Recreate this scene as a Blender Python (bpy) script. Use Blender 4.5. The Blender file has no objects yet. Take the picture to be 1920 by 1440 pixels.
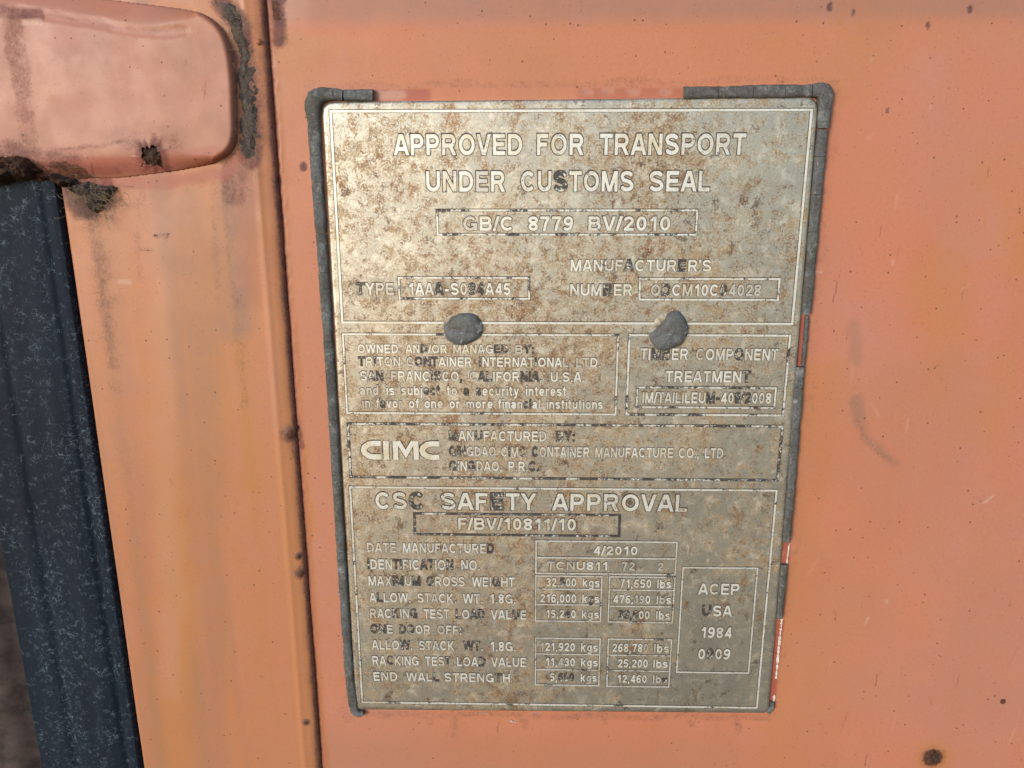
import bpy, math, random
import numpy as np
from mathutils import Matrix, Vector

# ------------------------------------------------------------------ camera, sky, sun, exposure
scene = bpy.context.scene
Z0 = 1.45                                   # height of the plate's middle above the ground, metres
# camera solved from the plate's printed frames; world: x right, y into the wall, z up, plate face at y = 0
RIGHT = Vector((0.99974067, 0.02276804, -0.00046236))
DOWN = Vector((0.00506835, -0.24225269, -0.97019995))
FWD = Vector((-0.02220156, 0.96994600, -0.24230526))
EYE = Vector((0.01185784, -0.48064447, 0.11384012 + Z0))
cam_data = bpy.data.cameras.new('camera')
cam = bpy.data.objects.new('camera', cam_data)
scene.collection.objects.link(cam)
cam_data.sensor_width = 36.0
cam_data.lens = 1400.0 / 1920.0 * 36.0
cam_data.clip_start = 0.01
cam_data.clip_end = 5000.0
cam.matrix_world = Matrix.Translation(EYE) @ Matrix((RIGHT, -DOWN, -FWD)).transposed().to_4x4()
scene.camera = cam
scene.render.resolution_x, scene.render.resolution_y = 1024, 768

SUN_EL, SUN_AZ = 13.0, -36.0                # degrees; azimuth measured from straight out of the wall, minus = left
world = bpy.data.worlds.new('World')
scene.world = world
world.use_nodes = True
wn = world.node_tree
sky = wn.nodes.new('ShaderNodeTexSky')
sky.sky_type = 'NISHITA'
sky.sun_disc = False
sky.sun_elevation = math.radians(SUN_EL)
sun_dir = Vector((math.sin(math.radians(SUN_AZ)) * math.cos(math.radians(SUN_EL)),
                  -math.cos(math.radians(SUN_AZ)) * math.cos(math.radians(SUN_EL)),
                  math.sin(math.radians(SUN_EL))))
sky.sun_rotation = math.atan2(sun_dir.x, sun_dir.y)
sky.dust_density = 0.4
sky.ozone_density = 2.0
bg = wn.nodes['Background']
bg.inputs['Strength'].default_value = 0.15
wn.links.new(sky.outputs[0], bg.inputs['Color'])
sun_data = bpy.data.lights.new('sun', 'SUN')
sun_data.energy = 1.3
sun_data.angle = math.radians(20)
sun_data.color = (1.0, 0.975, 0.95)
sun = bpy.data.objects.new('sun', sun_data)
scene.collection.objects.link(sun)
sun.rotation_euler = (-sun_dir).to_track_quat('-Z', 'Y').to_euler()
scene.view_settings.view_transform = 'Standard'
scene.view_settings.look = 'None'
scene.view_settings.gamma = 1.0
scene.view_settings.use_curve_mapping = False
scene.view_settings.exposure = 0.46

# ------------------------------------------------------------------ measuring and mesh helpers
PX = 0.000335                               # metres per photograph pixel near the plate
C = scene.collection.objects

def at(px, py, y=0.0):
    """point of the plane at depth y that the photograph shows at (px, py)"""
    d = RIGHT * ((px - 960) / 1400) + DOWN * ((py - 720) / 1400) + FWD
    return EYE + d * ((y - EYE.y) / d.y)

def pts(lst, y=0.0):
    return np.array([[at(a, b, y).x, at(a, b, y).z] for a, b in lst])

def _hash(ix, iy, seed):
    h = (ix.astype(np.int64) * 374761393 + iy.astype(np.int64) * 668265263 + seed * 974634777) & 0xffffffff
    h = ((h ^ (h >> 13)) * 1274126177) & 0xffffffff
    return ((h ^ (h >> 16)) & 0xffff) / 65535.0

def vnoise(x, y, seed=0):
    ix, iy = np.floor(x), np.floor(y)
    fx, fy = x - ix, y - iy
    fx = fx * fx * (3 - 2 * fx); fy = fy * fy * (3 - 2 * fy)
    a = _hash(ix, iy, seed); b = _hash(ix + 1, iy, seed)
    c = _hash(ix, iy + 1, seed); d = _hash(ix + 1, iy + 1, seed)
    return (a + (b - a) * fx) * (1 - fy) + (c + (d - c) * fx) * fy

def fbm(x, y, scale, octv=4, seed=0, gain=0.5):
    s = 0.0; amp = 1.0; tot = 0.0
    for o in range(octv):
        s = s + amp * vnoise(x * scale + 13.7 * o, y * scale - 7.3 * o, seed + o * 17)
        tot += amp; amp *= gain; scale *= 2.03
    return s / tot

def sstep(a, b, x):
    t = np.clip((x - a) / (b - a), 0, 1)
    return t * t * (3 - 2 * t)

def dist_line(X, Z, P):
    """distance and position along a polyline P (n,2)"""
    best = np.full(X.shape, 1e9); tt = np.zeros(X.shape)
    L = np.r_[0, np.cumsum(np.hypot(*np.diff(P, axis=0).T))]
    for i in range(len(P) - 1):
        a, b = P[i], P[i + 1]; ab = b - a; l2 = (ab ** 2).sum() + 1e-12
        t = np.clip(((X - a[0]) * ab[0] + (Z - a[1]) * ab[1]) / l2, 0, 1)
        d = np.hypot(X - a[0] - t * ab[0], Z - a[1] - t * ab[1])
        m = d < best
        best = np.where(m, d, best); tt = np.where(m, (L[i] + t * (L[i + 1] - L[i])) / L[-1], tt)
    return best, tt

def inside(X, Z, P):
    r = np.zeros(X.shape, bool); j = len(P) - 1
    for i in range(len(P)):
        a, b = P[i], P[j]
        c = ((a[1] > Z) != (b[1] > Z)) & (X < (b[0] - a[0]) * (Z - a[1]) / (b[1] - a[1] + 1e-12) + a[0])
        r ^= c; j = i
    return r

def sdf(X, Z, P):
    d, _ = dist_line(X, Z, np.vstack([P, P[:1]]))
    return np.where(inside(X, Z, P), d, -d)

def stroke(X, Z, lst, w, soft, y=0.0, taper=(1, 1)):
    """soft mask along a line measured on the photograph; widths in photograph pixels"""
    am = 0.9 * (w + soft) * PX
    sc = 0.35 / ((w + soft) * PX)
    P = pts(lst, y)
    m = 2.5 * (w * max(taper) + soft) * PX
    near = (X > P[:, 0].min() - m) & (X < P[:, 0].max() + m) & (Z > P[:, 1].min() - m) & (Z < P[:, 1].max() + m)
    out = np.zeros(X.shape)
    if not near.any():
        return out
    x, z = X[near], Z[near]
    d, t = dist_line(x + (fbm(x, z, sc, 4, 301, 0.6) - 0.5) * am, z + (fbm(x, z, sc, 4, 302, 0.6) - 0.5) * am, P)
    ww = w * PX * (taper[0] + (taper[1] - taper[0]) * t)
    out[near] = 1 - sstep(ww, ww + soft * PX, d)
    return out

def link(o, parent=None):
    C.link(o)
    if parent is not None:
        o.parent = parent
    return o

def origin_of(parent):
    v = Vector((0, 0, 0))
    while parent is not None:
        v = v + parent.location; parent = parent.parent
    return v

def mesh_obj(name, V, F, mat, parent=None, smooth=True, attrs=None, loc=None, label=None):
    """V are world points; the object's origin is its thing's base"""
    V = np.asarray(V, float).reshape(-1, 3)
    o_w = origin_of(parent) if parent is not None else Vector(loc if loc is not None else V.mean(0))
    if parent is not None and loc is not None:
        o_w = Vector(loc)
    me = bpy.data.meshes.new(name)
    me.from_pydata((V - np.array(o_w)).tolist(), [], F if isinstance(F, list) else F.tolist())
    if smooth:
        me.polygons.foreach_set('use_smooth', np.ones(len(me.polygons), bool))
    for k, a in (attrs or {}).items():
        at_ = me.attributes.new(k, 'FLOAT', 'POINT')
        at_.data.foreach_set('value', np.asarray(a, np.float32).ravel())
    me.materials.append(mat)
    me.update()
    o = bpy.data.objects.new(name, me)
    link(o, parent)
    o.location = o_w - (origin_of(parent) if parent is not None else Vector((0, 0, 0)))
    if label:
        o['label'] = label
    return o

def thing(name, label, cat, loc, group=None):
    o = bpy.data.objects.new(name, None)
    o.empty_display_size = 0.02
    o.location = loc
    link(o)
    o['label'] = label; o['category'] = cat
    if group:
        o['group'] = group
    return o

def tag(o, label, cat, group=None):
    o['label'] = label; o['category'] = cat
    if group:
        o['group'] = group
    return o

def grid_faces(nx, nz, keep=None):
    i = np.arange(nz - 1)[:, None] * nx + np.arange(nx - 1)[None, :]
    f = np.stack([i, i + 1, i + 1 + nx, i + nx], -1)
    if keep is not None:
        f = f[keep]
    return f.reshape(-1, 4)

def heightfield(name, xs, zs, Y, mat, parent, attrs=None, keep=None, label=None):
    X, Z = np.meshgrid(xs, zs)
    V = np.stack([X, Y, Z], -1).reshape(-1, 3)
    F = grid_faces(len(xs), len(zs), keep)
    if keep is not None:
        used = np.unique(F); mp = np.full(len(V), -1); mp[used] = np.arange(len(used))
        V = V[used]; F = mp[F]
        attrs = {k: np.asarray(a).ravel()[used] for k, a in (attrs or {}).items()}
    return mesh_obj(name, V, F, mat, parent, True, attrs, label=label)

# ------------------------------------------------------------------ materials
class Nodes:
    def __init__(self, name):
        self.mat = bpy.data.materials.new(name)
        self.mat.use_nodes = True
        self.t = self.mat.node_tree
        self.b = self.t.nodes['Principled BSDF']
        self.out = self.t.nodes['Material Output']
        self.co = self.t.nodes.new('ShaderNodeTexCoord').outputs['Object']
    def n(self, typ, ins=None, **props):
        nd = self.t.nodes.new(typ)
        for k, v in props.items():
            setattr(nd, k, v)
        for k, v in (ins or {}).items():
            self.put(nd.inputs[k], v)
        return nd
    def put(self, sock, v):
        if isinstance(v, bpy.types.NodeSocket):
            self.t.links.new(v, sock)
        elif isinstance(v, (tuple, list)) and len(v) == 3 and sock.type == 'RGBA':
            sock.default_value = (*v, 1)
        else:
            sock.default_value = v
    def mapped(self, scale=(1, 1, 1), loc=(0, 0, 0), rot=(0, 0, 0)):
        return self.n('ShaderNodeMapping', {0: self.co, 1: loc, 2: rot, 3: scale}).outputs[0]
    def noise(self, scale, detail=4.0, rough=0.55, vec=None, dist=0.0):
        return self.n('ShaderNodeTexNoise', {'Vector': vec or self.co, 'Scale': scale, 'Detail': detail,
                                             'Roughness': rough, 'Distortion': dist}).outputs['Fac']
    def voro(self, scale, vec=None, feature='F1', rand=1.0):
        return self.n('ShaderNodeTexVoronoi', {'Vector': vec or self.co, 'Scale': scale, 'Randomness': rand}, feature=feature)
    def math(self, op, a, b=0.0, clamp=False):
        return self.n('ShaderNodeMath', {0: a, 1: b}, operation=op, use_clamp=clamp).outputs[0]
    def step(self, a, b, x, lo=0.0, hi=1.0):
        nd = self.n('ShaderNodeMapRange', {0: x, 1: a, 2: b, 3: lo, 4: hi}, interpolation_type='SMOOTHSTEP')
        return nd.outputs[0]
    def mix(self, f, a, b, blend='MIX'):
        nd = self.n('ShaderNodeMix', data_type='RGBA', blend_type=blend)
        self.put(nd.inputs[0], f); self.put(nd.inputs[6], a); self.put(nd.inputs[7], b)
        return nd.outputs[2]
    def attr(self, name):
        return self.n('ShaderNodeAttribute', attribute_name=name).outputs['Fac']
    def bump(self, h, strength=0.3, dist=0.001, normal=None):
        nd = self.n('ShaderNodeBump', {'Height': h, 'Strength': strength, 'Distance': dist})
        if normal is not None:
            self.put(nd.inputs['Normal'], normal)
        return nd.outputs[0]
    def done(self, color=None, rough=None, metal=None, normal=None, spec=None):
        for k, v in (('Base Color', color), ('Roughness', rough), ('Metallic', metal), ('Normal', normal),
                     ('Specular IOR Level', spec)):
            if v is not None:
                self.put(self.b.inputs[k], v)
        return self.mat

def paint_material():
    g = Nodes('weathered_orange_paint')
    rust, grime_shade, ochre, fade_tint, pale, red = [g.attr(k) for k in ('rust', 'grime_shade', 'ochre', 'fade_tint', 'pale', 'red')]
    n_lo = g.noise(7, 3); n_mid = g.noise(60, 5, 0.6); n_hi = g.noise(420, 5, 0.7)
    streak = g.noise(30, 4, 0.55, g.mapped((1, 1, 0.06)))
    base = g.mix(g.step(0.3, 0.7, n_lo), (0.612, 0.213, 0.110), (0.602, 0.232, 0.140))
    base = g.mix(g.step(0.40, 0.62, g.noise(3.2, 3, 0.5, g.mapped(loc=(1, 5, 2))), 0, 0.8), base, (0.600, 0.240, 0.130))
    base = g.mix(g.math('MULTIPLY', fade_tint, g.step(0.2, 0.75, n_mid, 0.55, 1.0)), base, (0.52, 0.252, 0.205))  # pink tone; above the top bend it paints in the sky's sheen
    base = g.mix(g.step(0.35, 0.75, streak, 0, 0.22), base, (0.50, 0.205, 0.10))
    base = g.mix(g.math('MULTIPLY', ochre, g.step(0.25, 0.7, streak, 0.35, 1.0)), base, (0.545, 0.232, 0.074))
    base = g.mix(g.step(0.40, 0.68, n_hi, 0, 0.22), base, (0.43, 0.155, 0.09))
    base = g.mix(g.step(0.50, 0.70, g.noise(1100, 3, 0.7), 0, 0.16), base, (0.72, 0.36, 0.27))
    base = g.mix(g.step(0.52, 0.72, g.noise(22, 6, 0.7, g.mapped(loc=(2, 2, 2)), 0.6), 0, 0.35), base, (0.55, 0.255, 0.20))
    base = g.mix(g.math('MULTIPLY', g.attr('dull'), g.step(0.25, 0.7, n_mid, 0.7, 1.0)), base, (0.37, 0.190, 0.125))
    # grime: purple brown dirt, and shade painted into the lug's bends
    gn = g.math('ADD', g.math('MULTIPLY', g.math('SUBTRACT', g.noise(150, 7, 0.72), 0.5), 0.9),
                g.math('MULTIPLY', g.math('SUBTRACT', g.noise(620, 4, 0.75), 0.5), 0.8))
    gm = g.step(0.20, 1.0, g.math('ADD', grime_shade, g.math('MULTIPLY', gn, g.step(0.0, 0.25, grime_shade))), 0, 0.92)
    base = g.mix(gm, base, (0.120, 0.056, 0.056))
    base = g.mix(red, base, (0.40, 0.105, 0.075))
    base = g.mix(pale, base, (0.64, 0.40, 0.30))
    # fine dirt specks
    for sc, th, a in ((210, 0.17, 0.75), (75, 0.075, 0.85), (480, 0.2, 0.5)):
        v = g.voro(sc)
        col = g.n('ShaderNodeSeparateColor', {0: v.outputs['Color']}).outputs[0]
        rad = g.math('MULTIPLY', g.step(0.62, 1.0, col), th)
        d = g.math('SUBTRACT', rad, v.outputs['Distance'])
        base = g.mix(g.step(0.0, 0.05, d, 0, a), base, (0.10, 0.038, 0.022))
    # rust with a broken edge
    rf = g.step(0.42, 0.62, g.math('ADD', rust, g.math('MULTIPLY', g.math('SUBTRACT', g.noise(240, 6, 0.7), 0.5), 0.9)))
    rcol = g.mix(g.step(0.3, 0.7, g.noise(330, 5, 0.7)), (0.045, 0.018, 0.014), (0.19, 0.066, 0.03))
    base = g.mix(rf, base, rcol)
    rough = g.math('ADD', g.step(0.3, 0.7, n_mid, 0.40, 0.52), g.math('MULTIPLY', g.math('MAXIMUM', rf, gm), 0.3))
    h = g.math('ADD', g.math('MULTIPLY', n_hi, 0.25), g.math('MULTIPLY', rf, g.noise(500, 5, 0.7)))
    h = g.math('ADD', h, g.math('MULTIPLY', g.noise(35, 2), 0.8))
    return g.done(base, rough, 0.0, g.bump(h, 0.22, 0.0006), 0.45)

def plate_material():
    g = Nodes('stained_steel_plate')
    def cen(v, k):
        return g.math('MULTIPLY', g.math('SUBTRACT', v, 0.5), k)
    def summ(*v):
        r_ = v[0]
        for q in v[1:]:
            r_ = g.math('ADD', r_, q)
        return r_
    big = g.noise(26, 5, 0.6, g.mapped(loc=(9, 4, 2))); mid = g.noise(115, 7, 0.7, dist=0.6)
    mid2 = g.noise(175, 7, 0.72, g.mapped(loc=(3, 1, 5)), 0.4); grain = g.noise(780, 4, 0.75); grain2 = g.noise(1300, 3, 0.7, g.mapped(loc=(4, 4, 4)))
    heavy = cen(g.attr('stain'), 0.26)
    base = g.mix(g.step(0.35, 0.68, big), (0.48, 0.462, 0.405), (0.58, 0.55, 0.46))
    t1 = summ(mid, heavy, cen(big, 0.40), cen(grain, 0.65))
    och = g.step(0.43, 0.62, t1)
    base = g.mix(g.math('MULTIPLY', och, 0.74), base, (0.40, 0.262, 0.118))
    t2 = summ(mid2, heavy, cen(grain, 0.55), cen(mid, 0.3))
    brn = g.step(0.52, 0.66, t2)
    base = g.mix(g.math('MULTIPLY', brn, 0.74), base, (0.205, 0.108, 0.058))
    wht = g.step(0.50, 0.68, summ(g.noise(115, 6, 0.68, g.mapped(loc=(7, 2, 1)), 0.5), cen(grain2, 0.6)))
    base = g.mix(g.math('MULTIPLY', wht, 0.55), base, (0.88, 0.84, 0.75))
    dr = g.noise(48, 6, 0.66, g.mapped((1, 1, 0.55), (5, 5, 5)), 0.6)
    base = g.mix(g.step(0.565, 0.70, summ(dr, cen(grain, 0.3)), 0, 0.8), base, (0.30, 0.150, 0.050))
    base = g.mix(g.step(0.575, 0.67, summ(g.noise(75, 6, 0.7, g.mapped(loc=(1, 9, 3)), 0.5), cen(grain, 0.3)), 0, 0.7), base, (0.13, 0.062, 0.040))
    base = g.mix(g.step(0.53, 0.72, grain2, 0, 0.34), base, (0.13, 0.09, 0.07))
    base = g.mix(g.step(0.47, 0.34, grain, 0, 0.45), base, (0.88, 0.87, 0.82))
    fl = g.step(0.60, 0.68, summ(g.noise(210, 5, 0.7, g.mapped(loc=(6, 2, 9)), 0.4), cen(grain, 0.25)))
    base = g.mix(g.math('MULTIPLY', fl, 0.75), base, (0.33, 0.155, 0.05))
    soot = g.math('MULTIPLY', g.attr('soot'), g.step(0.3, 0.6, mid2, 0.4, 1.0))
    base = g.mix(soot, base, (0.035, 0.028, 0.028))
    v = g.voro(130)
    d = g.math('SUBTRACT', g.math('MULTIPLY', g.step(0.85, 1.0, g.n('ShaderNodeSeparateColor', {0: v.outputs['Color']}).outputs[0]), 0.10), v.outputs['Distance'])
    base = g.mix(g.step(0, 0.04, d, 0, 0.85), base, (0.04, 0.03, 0.028))
    dirty = g.math('MAXIMUM', och, brn)
    metal = g.math('SUBTRACT', 0.85, g.math('MULTIPLY', dirty, 0.38))
    rough = g.math('ADD', 0.50, g.math('MULTIPLY', dirty, 0.10))
    h = summ(g.math('MULTIPLY', grain, 0.5), g.math('MULTIPLY', och, 0.2), g.math('MULTIPLY', g.noise(14, 3), 1.5))
    return g.done(base, rough, metal, g.bump(h, 0.25, 0.0004), 0.45)

def letter_material(name='worn_etched_letter', s1=270, s2=950):
    g = Nodes(name)
    ink, fade_tint = g.attr('ink'), g.attr('fade_tint')
    n1 = g.noise(s1, 5, 0.7, dist=0.5); n2 = g.noise(s2, 4, 0.75); n3 = g.noise(70, 4, 0.6)
    base = g.mix(g.step(0.45, 0.7, n3), (0.86, 0.86, 0.81), (0.76, 0.69, 0.52))
    base = g.mix(g.step(0.50, 0.68, n2, 0, 0.5), base, (0.40, 0.36, 0.29))
    base = g.mix(g.math('MULTIPLY', fade_tint, g.step(0.2, 0.6, n1, 0.65, 1.0)), base, (0.35, 0.30, 0.24))
    t = g.math('ADD', g.math('MULTIPLY', ink, 0.46), g.math('ADD', g.math('MULTIPLY', n1, 0.62), g.math('MULTIPLY', n2, 0.38)))
    m = g.step(0.64, 0.72, t)
    base = g.mix(g.math('MULTIPLY', m, 0.95), base, (0.028, 0.024, 0.030))
    metal = g.math('MULTIPLY', g.math('SUBTRACT', 1.0, m), 0.35)
    return g.done(base, 0.42, metal, g.bump(n2, 0.3, 0.0002), 0.4)

def ink_shade_material():  # left-over ink, and the shade of the etched recess painted as colour
    g = Nodes('ink_and_shade_in_etched_edge')
    ink = g.attr('ink')
    n1 = g.noise(150, 5, 0.7)
    base = g.mix(g.step(0.4, 0.65, g.noise(400, 4)), (0.035, 0.030, 0.032), (0.16, 0.11, 0.075))
    a = g.step(0.36, 0.58, g.math('ADD', n1, g.math('MULTIPLY', ink, 0.25)), 0.45, 0.95)
    m = g.done(base, 0.6, 0.0)
    g.put(g.b.inputs['Alpha'], a)
    return m

def rubber_material():
    g = Nodes('crazed_black_rubber')
    warp = g.n('ShaderNodeTexNoise', {'Vector': g.co, 'Scale': 120.0, 'Detail': 3.0}).outputs['Color']
    off = g.n('ShaderNodeVectorMath', {0: warp, 1: (0.5, 0.5, 0.5)}, operation='SUBTRACT').outputs[0]
    off = g.n('ShaderNodeVectorMath', {0: off, 3: 0.011}, operation='SCALE').outputs[0]
    vec = g.n('ShaderNodeVectorMath', {0: g.co, 1: off}, operation='ADD').outputs[0]
    vec = g.n('ShaderNodeMapping', {0: vec, 3: (1.0, 1.0, 1.25)}).outputs[0]
    e1 = g.voro(290, vec, 'DISTANCE_TO_EDGE').outputs['Distance']
    e2 = g.voro(130, vec, 'DISTANCE_TO_EDGE').outputs['Distance']
    band = g.noise(42, 3, 0.5, g.mapped((1, 1, 0.12)))
    patch = g.noise(75, 5, 0.65)
    on = g.step(0.42, 0.62, g.math('ADD', g.math('MULTIPLY', band, 0.5), g.math('MULTIPLY', patch, 0.5)))
    brk = g.step(0.44, 0.62, g.noise(240, 4, 0.65))
    c1 = g.math('MULTIPLY', g.step(0.075, 0.0, e1), g.math('MULTIPLY', on, brk))
    c2 = g.math('MULTIPLY', g.step(0.05, 0.0, e2), g.math('MULTIPLY', g.step(0.35, 0.7, patch), g.step(0.48, 0.62, g.noise(240, 4))))
    ck = g.math('MAXIMUM', c1, c2)
    base = g.mix(g.step(0.3, 0.7, g.noise(22, 4, 0.6, g.mapped((1, 1, 0.2)))), (0.008, 0.013, 0.023), (0.014, 0.023, 0.038))
    base = g.mix(g.step(0.5, 0.75, g.noise(600, 3, 0.7), 0, 0.15), base, (0.05, 0.075, 0.11))
    base = g.mix(g.math('MULTIPLY', ck, 0.62), base, (0.22, 0.29, 0.34))
    return g.done(base, 0.68, 0.0, g.bump(g.math('ADD', g.math('MULTIPLY', ck, 0.6), g.noise(300, 5, 0.7)), 0.3, 0.0006), 0.16)

def sealant_material():
    g = Nodes('dried_grey_sealant')
    n1 = g.noise(130, 6, 0.65); n2 = g.noise(600, 5, 0.75); n3 = g.noise(40, 3)
    base = g.mix(g.step(0.35, 0.7, n3), (0.105, 0.100, 0.090), (0.150, 0.158, 0.162))
    base = g.mix(g.step(0.5, 0.72, n1, 0, 0.7), base, (0.26, 0.27, 0.27))
    e = g.voro(170, g.mapped((1, 1, 0.8)), 'DISTANCE_TO_EDGE').outputs['Distance']
    base = g.mix(g.math('MULTIPLY', g.step(0.03, 0.0, e, 0, 0.6), g.step(0.5, 0.65, n1)), base, (0.42, 0.43, 0.41))
    base = g.mix(g.step(0.57, 0.70, n2, 0, 0.65), base, (0.40, 0.41, 0.40))
    base = g.mix(g.step(0.60, 0.68, g.noise(95, 6, 0.7, g.mapped(loc=(3, 3, 8)), 0.8), 0, 0.6), base, (0.42, 0.44, 0.44))
    base = g.mix(g.step(0.50, 0.36, n2, 0, 0.5), base, (0.040, 0.037, 0.033))
    return g.done(base, 0.62, 0.0, g.bump(g.math('ADD', n1, g.math('MULTIPLY', n2, 0.6)), 0.95, 0.0014), 0.35)

def rivet_material():
    g = Nodes('chipped_dark_sealant')
    n1 = g.noise(140, 6, 0.7, dist=0.6); n2 = g.noise(700, 5, 0.75); n3 = g.noise(60, 3)
    base = g.mix(g.step(0.35, 0.65, n3), (0.090, 0.085, 0.076), (0.135, 0.145, 0.150))
    base = g.mix(g.step(0.46, 0.62, n2, 0, 0.5), base, (0.19, 0.20, 0.205))
    base = g.mix(g.step(0.585, 0.64, g.math('ADD', n1, g.math('MULTIPLY', g.math('SUBTRACT', n2, 0.5), 0.25)), 0, 0.85), base, (0.46, 0.47, 0.46))
    return g.done(base, 0.5, 0.0, g.bump(g.math('ADD', n1, g.math('MULTIPLY', n2, 0.4)), 0.7, 0.0012), 0.4)

def crust_material(name, dark, light, tint):
    g = Nodes(name)
    n1 = g.noise(260, 6, 0.7); n2 = g.noise(900, 5, 0.75); n3 = g.noise(70, 4)
    base = g.mix(g.step(0.38, 0.64, n1), dark, light)
    base = g.mix(g.step(0.45, 0.68, n3, 0, 0.8), base, tint)
    base = g.mix(g.step(0.58, 0.72, n2, 0, 0.5), base, (0.40, 0.36, 0.30))
    return g.done(base, 0.85, 0.0, g.bump(g.math('ADD', n1, n2), 0.8, 0.0015), 0.2)

def plain_material(name, a, b, scale, rough, spec=0.3):
    g = Nodes(name)
    n = g.noise(scale, 6, 0.65)
    return g.done(g.mix(g.step(0.35, 0.65, n), a, b), rough, 0.0, g.bump(n, 0.3, 0.0008), spec)

M_PAINT = paint_material()
M_PLATE = plate_material()
M_LETTER = letter_material()
M_LINE = letter_material('worn_etched_line', 75, 600)
M_INK_SHADE = ink_shade_material()
M_RUBBER = rubber_material()
M_SEAL = sealant_material()
M_RIVET = rivet_material()
M_RUST = crust_material('flaking_rust', (0.028, 0.014, 0.012), (0.13, 0.060, 0.034), (0.085, 0.060, 0.050))
M_DIRT = crust_material('packed_dirt', (0.075, 0.058, 0.052), (0.18, 0.14, 0.115), (0.13, 0.108, 0.105))
M_FIBRE = plain_material('dirt_fibre', (0.14, 0.10, 0.065), (0.33, 0.25, 0.16), 90, 0.9)
M_POST = plain_material('grey_rusted_steel', (0.040, 0.030, 0.030), (0.095, 0.068, 0.062), 60, 0.7)
M_CHIP = plain_material('bare_primer_edge', (0.70, 0.66, 0.58), (0.80, 0.78, 0.72), 300, 0.6)

# ------------------------------------------------------------------ container door: panel, frame, hinge lug
Y_PANEL, Y_FRAME, Y_LUG = 0.0028, -0.0020, -0.0092
X_SEAM = -0.1462
door = thing('container_door', 'faded orange painted steel container door with rust stained frame and pressed hinge lug',
             'container door', (0.05, Y_PANEL, Z0 - 0.6))

def axis(*segs):
    """segs: (start, end, step) joined"""
    out = []
    for a, b, s in segs:
        n = max(1, int(round(abs(b - a) / s)))
        out.append(np.linspace(a, b, n, endpoint=False))
    out.append([segs[-1][1]])
    return np.concatenate(out)

def zeros(X):
    return {k: np.zeros(X.shape) for k in ('rust', 'grime_shade', 'ochre', 'fade_tint', 'pale', 'red', 'dull')}

def add(A, k, m, s=1.0):
    A[k] = np.maximum(A[k], m * s)

# --- flat panel right of the seam
xs = axis((X_SEAM, X_SEAM + 0.012, 0.0007), (X_SEAM + 0.012, 0.43, 0.00125), (0.43, 0.80, 0.02))
zs = axis((-0.62, -0.34, 0.02), (-0.34, 0.26, 0.00125), (0.26, 0.55, 0.01)) + Z0
X, Z = np.meshgrid(xs, zs)
yp = Y_PANEL
Y = np.full(X.shape, yp)
z_bend = at(1500, 48, yp).z
Y = Y + sstep(0.0, 0.03, X - X_SEAM) * np.where(Z > z_bend - 0.006, (np.clip(Z - z_bend + 0.006, 0, None) ** 2 / (np.clip(Z - z_bend + 0.006, 0, None) + 0.012)) * -0.16, 0)
dx = X - X_SEAM
wav = (fbm(Z * 0 + 3.1, Z, 60, 4, 5) - 0.5)
Y = Y + 0.0006 * (1 - sstep(0.0, 0.0032 + wav * 0.002, dx)) + (fbm(X, Z, 240, 4, 6) - .5) * 0.0010 * (1 - sstep(0.001, 0.006, dx))
Y = Y + (fbm(X, Z, 9, 3, 11) - 0.5) * 0.0012
A = zeros(X)
n_a = fbm(X, Z, 40, 4, 21); n_b = fbm(X, Z, 14, 3, 22); n_v = fbm(X * 1.0, Z * 0.05, 90, 3, 23)
add(A, 'fade_tint', sstep(0.0, 0.011, Z - z_bend + 0.002) * 1.0)  # pinkish sky reflection painted on above the bend
add(A, 'dull', sstep(0.0, 0.011, Z - z_bend + 0.002) * 0.50)  # greyer part of the same painted sky reflection
add(A, 'dull', 0.35 * (1 - sstep(at(1000, 1420, yp).z, at(1000, 1330, yp).z, Z)) * (1 - sstep(at(1300, 1400, yp).x, at(1600, 1400, yp).x, X)))
add(A, 'dull', 0.16 * sstep(0.45, 0.7, n_b))
add(A, 'ochre', 0.45 * (1 - sstep(at(1500, 1000, yp).x, at(1720, 1000, yp).x, X)) * sstep(at(1450, 1000, yp).x, at(1480, 1000, yp).x, X) * sstep(0.3, 0.6, n_b))
add(A, 'fade_tint', 0.55 * sstep(at(1480, 700, yp).x, at(1900, 700, yp).x, X) * sstep(0.3, 0.7, n_b + 0.15))
add(A, 'fade_tint', 0.5 * (1 - sstep(at(700, 1350, yp).x, at(900, 1350, yp).x, X)) * (1 - sstep(at(800, 900, yp).z, at(800, 600, yp).z, Z)) * 0.8)
add(A, 'ochre', sstep(0.0, 0.01, z_bend + 0.002 - Z) * (1 - sstep(0.01, 0.06, z_bend - Z)) * 0.55 * sstep(0.25, 0.6, n_b))
# seam edge: rust stain bleeding on to the panel
sw = 0.004 + 0.010 * fbm(Z * 0 + 1.0, Z, 22, 4, 31)
add(A, 'grime_shade', (1 - sstep(0.0004, 0.0040 + wav * 0.003, dx)) * 0.75)
add(A, 'ochre', (1 - sstep(0.002, sw, dx)) * 1.0)
add(A, 'red', (1 - sstep(0.002, sw * 0.8, dx)) * 0.42)
add(A, 'rust', (1 - sstep(0.0004, 0.0028 + wav * 0.003, dx)) * 0.46)
add(A, 'grime_shade', stroke(X, Z, [(517, -40), (519, 30), (521, 75)], 5, 22, yp) * 0.9)
add(A, 'rust', stroke(X, Z, [(516, 5), (519, 32)], 4, 9, yp) * 0.65)
add(A, 'ochre', stroke(X, Z, [(556, 830), (566, 1000)], 10, 26, yp) * 0.9)
# nodule on the seam
add(A, 'grime_shade', stroke(X, Z, [(551, 795), (552, 830)], 6, 20, yp))
nd = np.hypot(X - at(549, 812, yp).x, Z - at(549, 812, yp).z)
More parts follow.
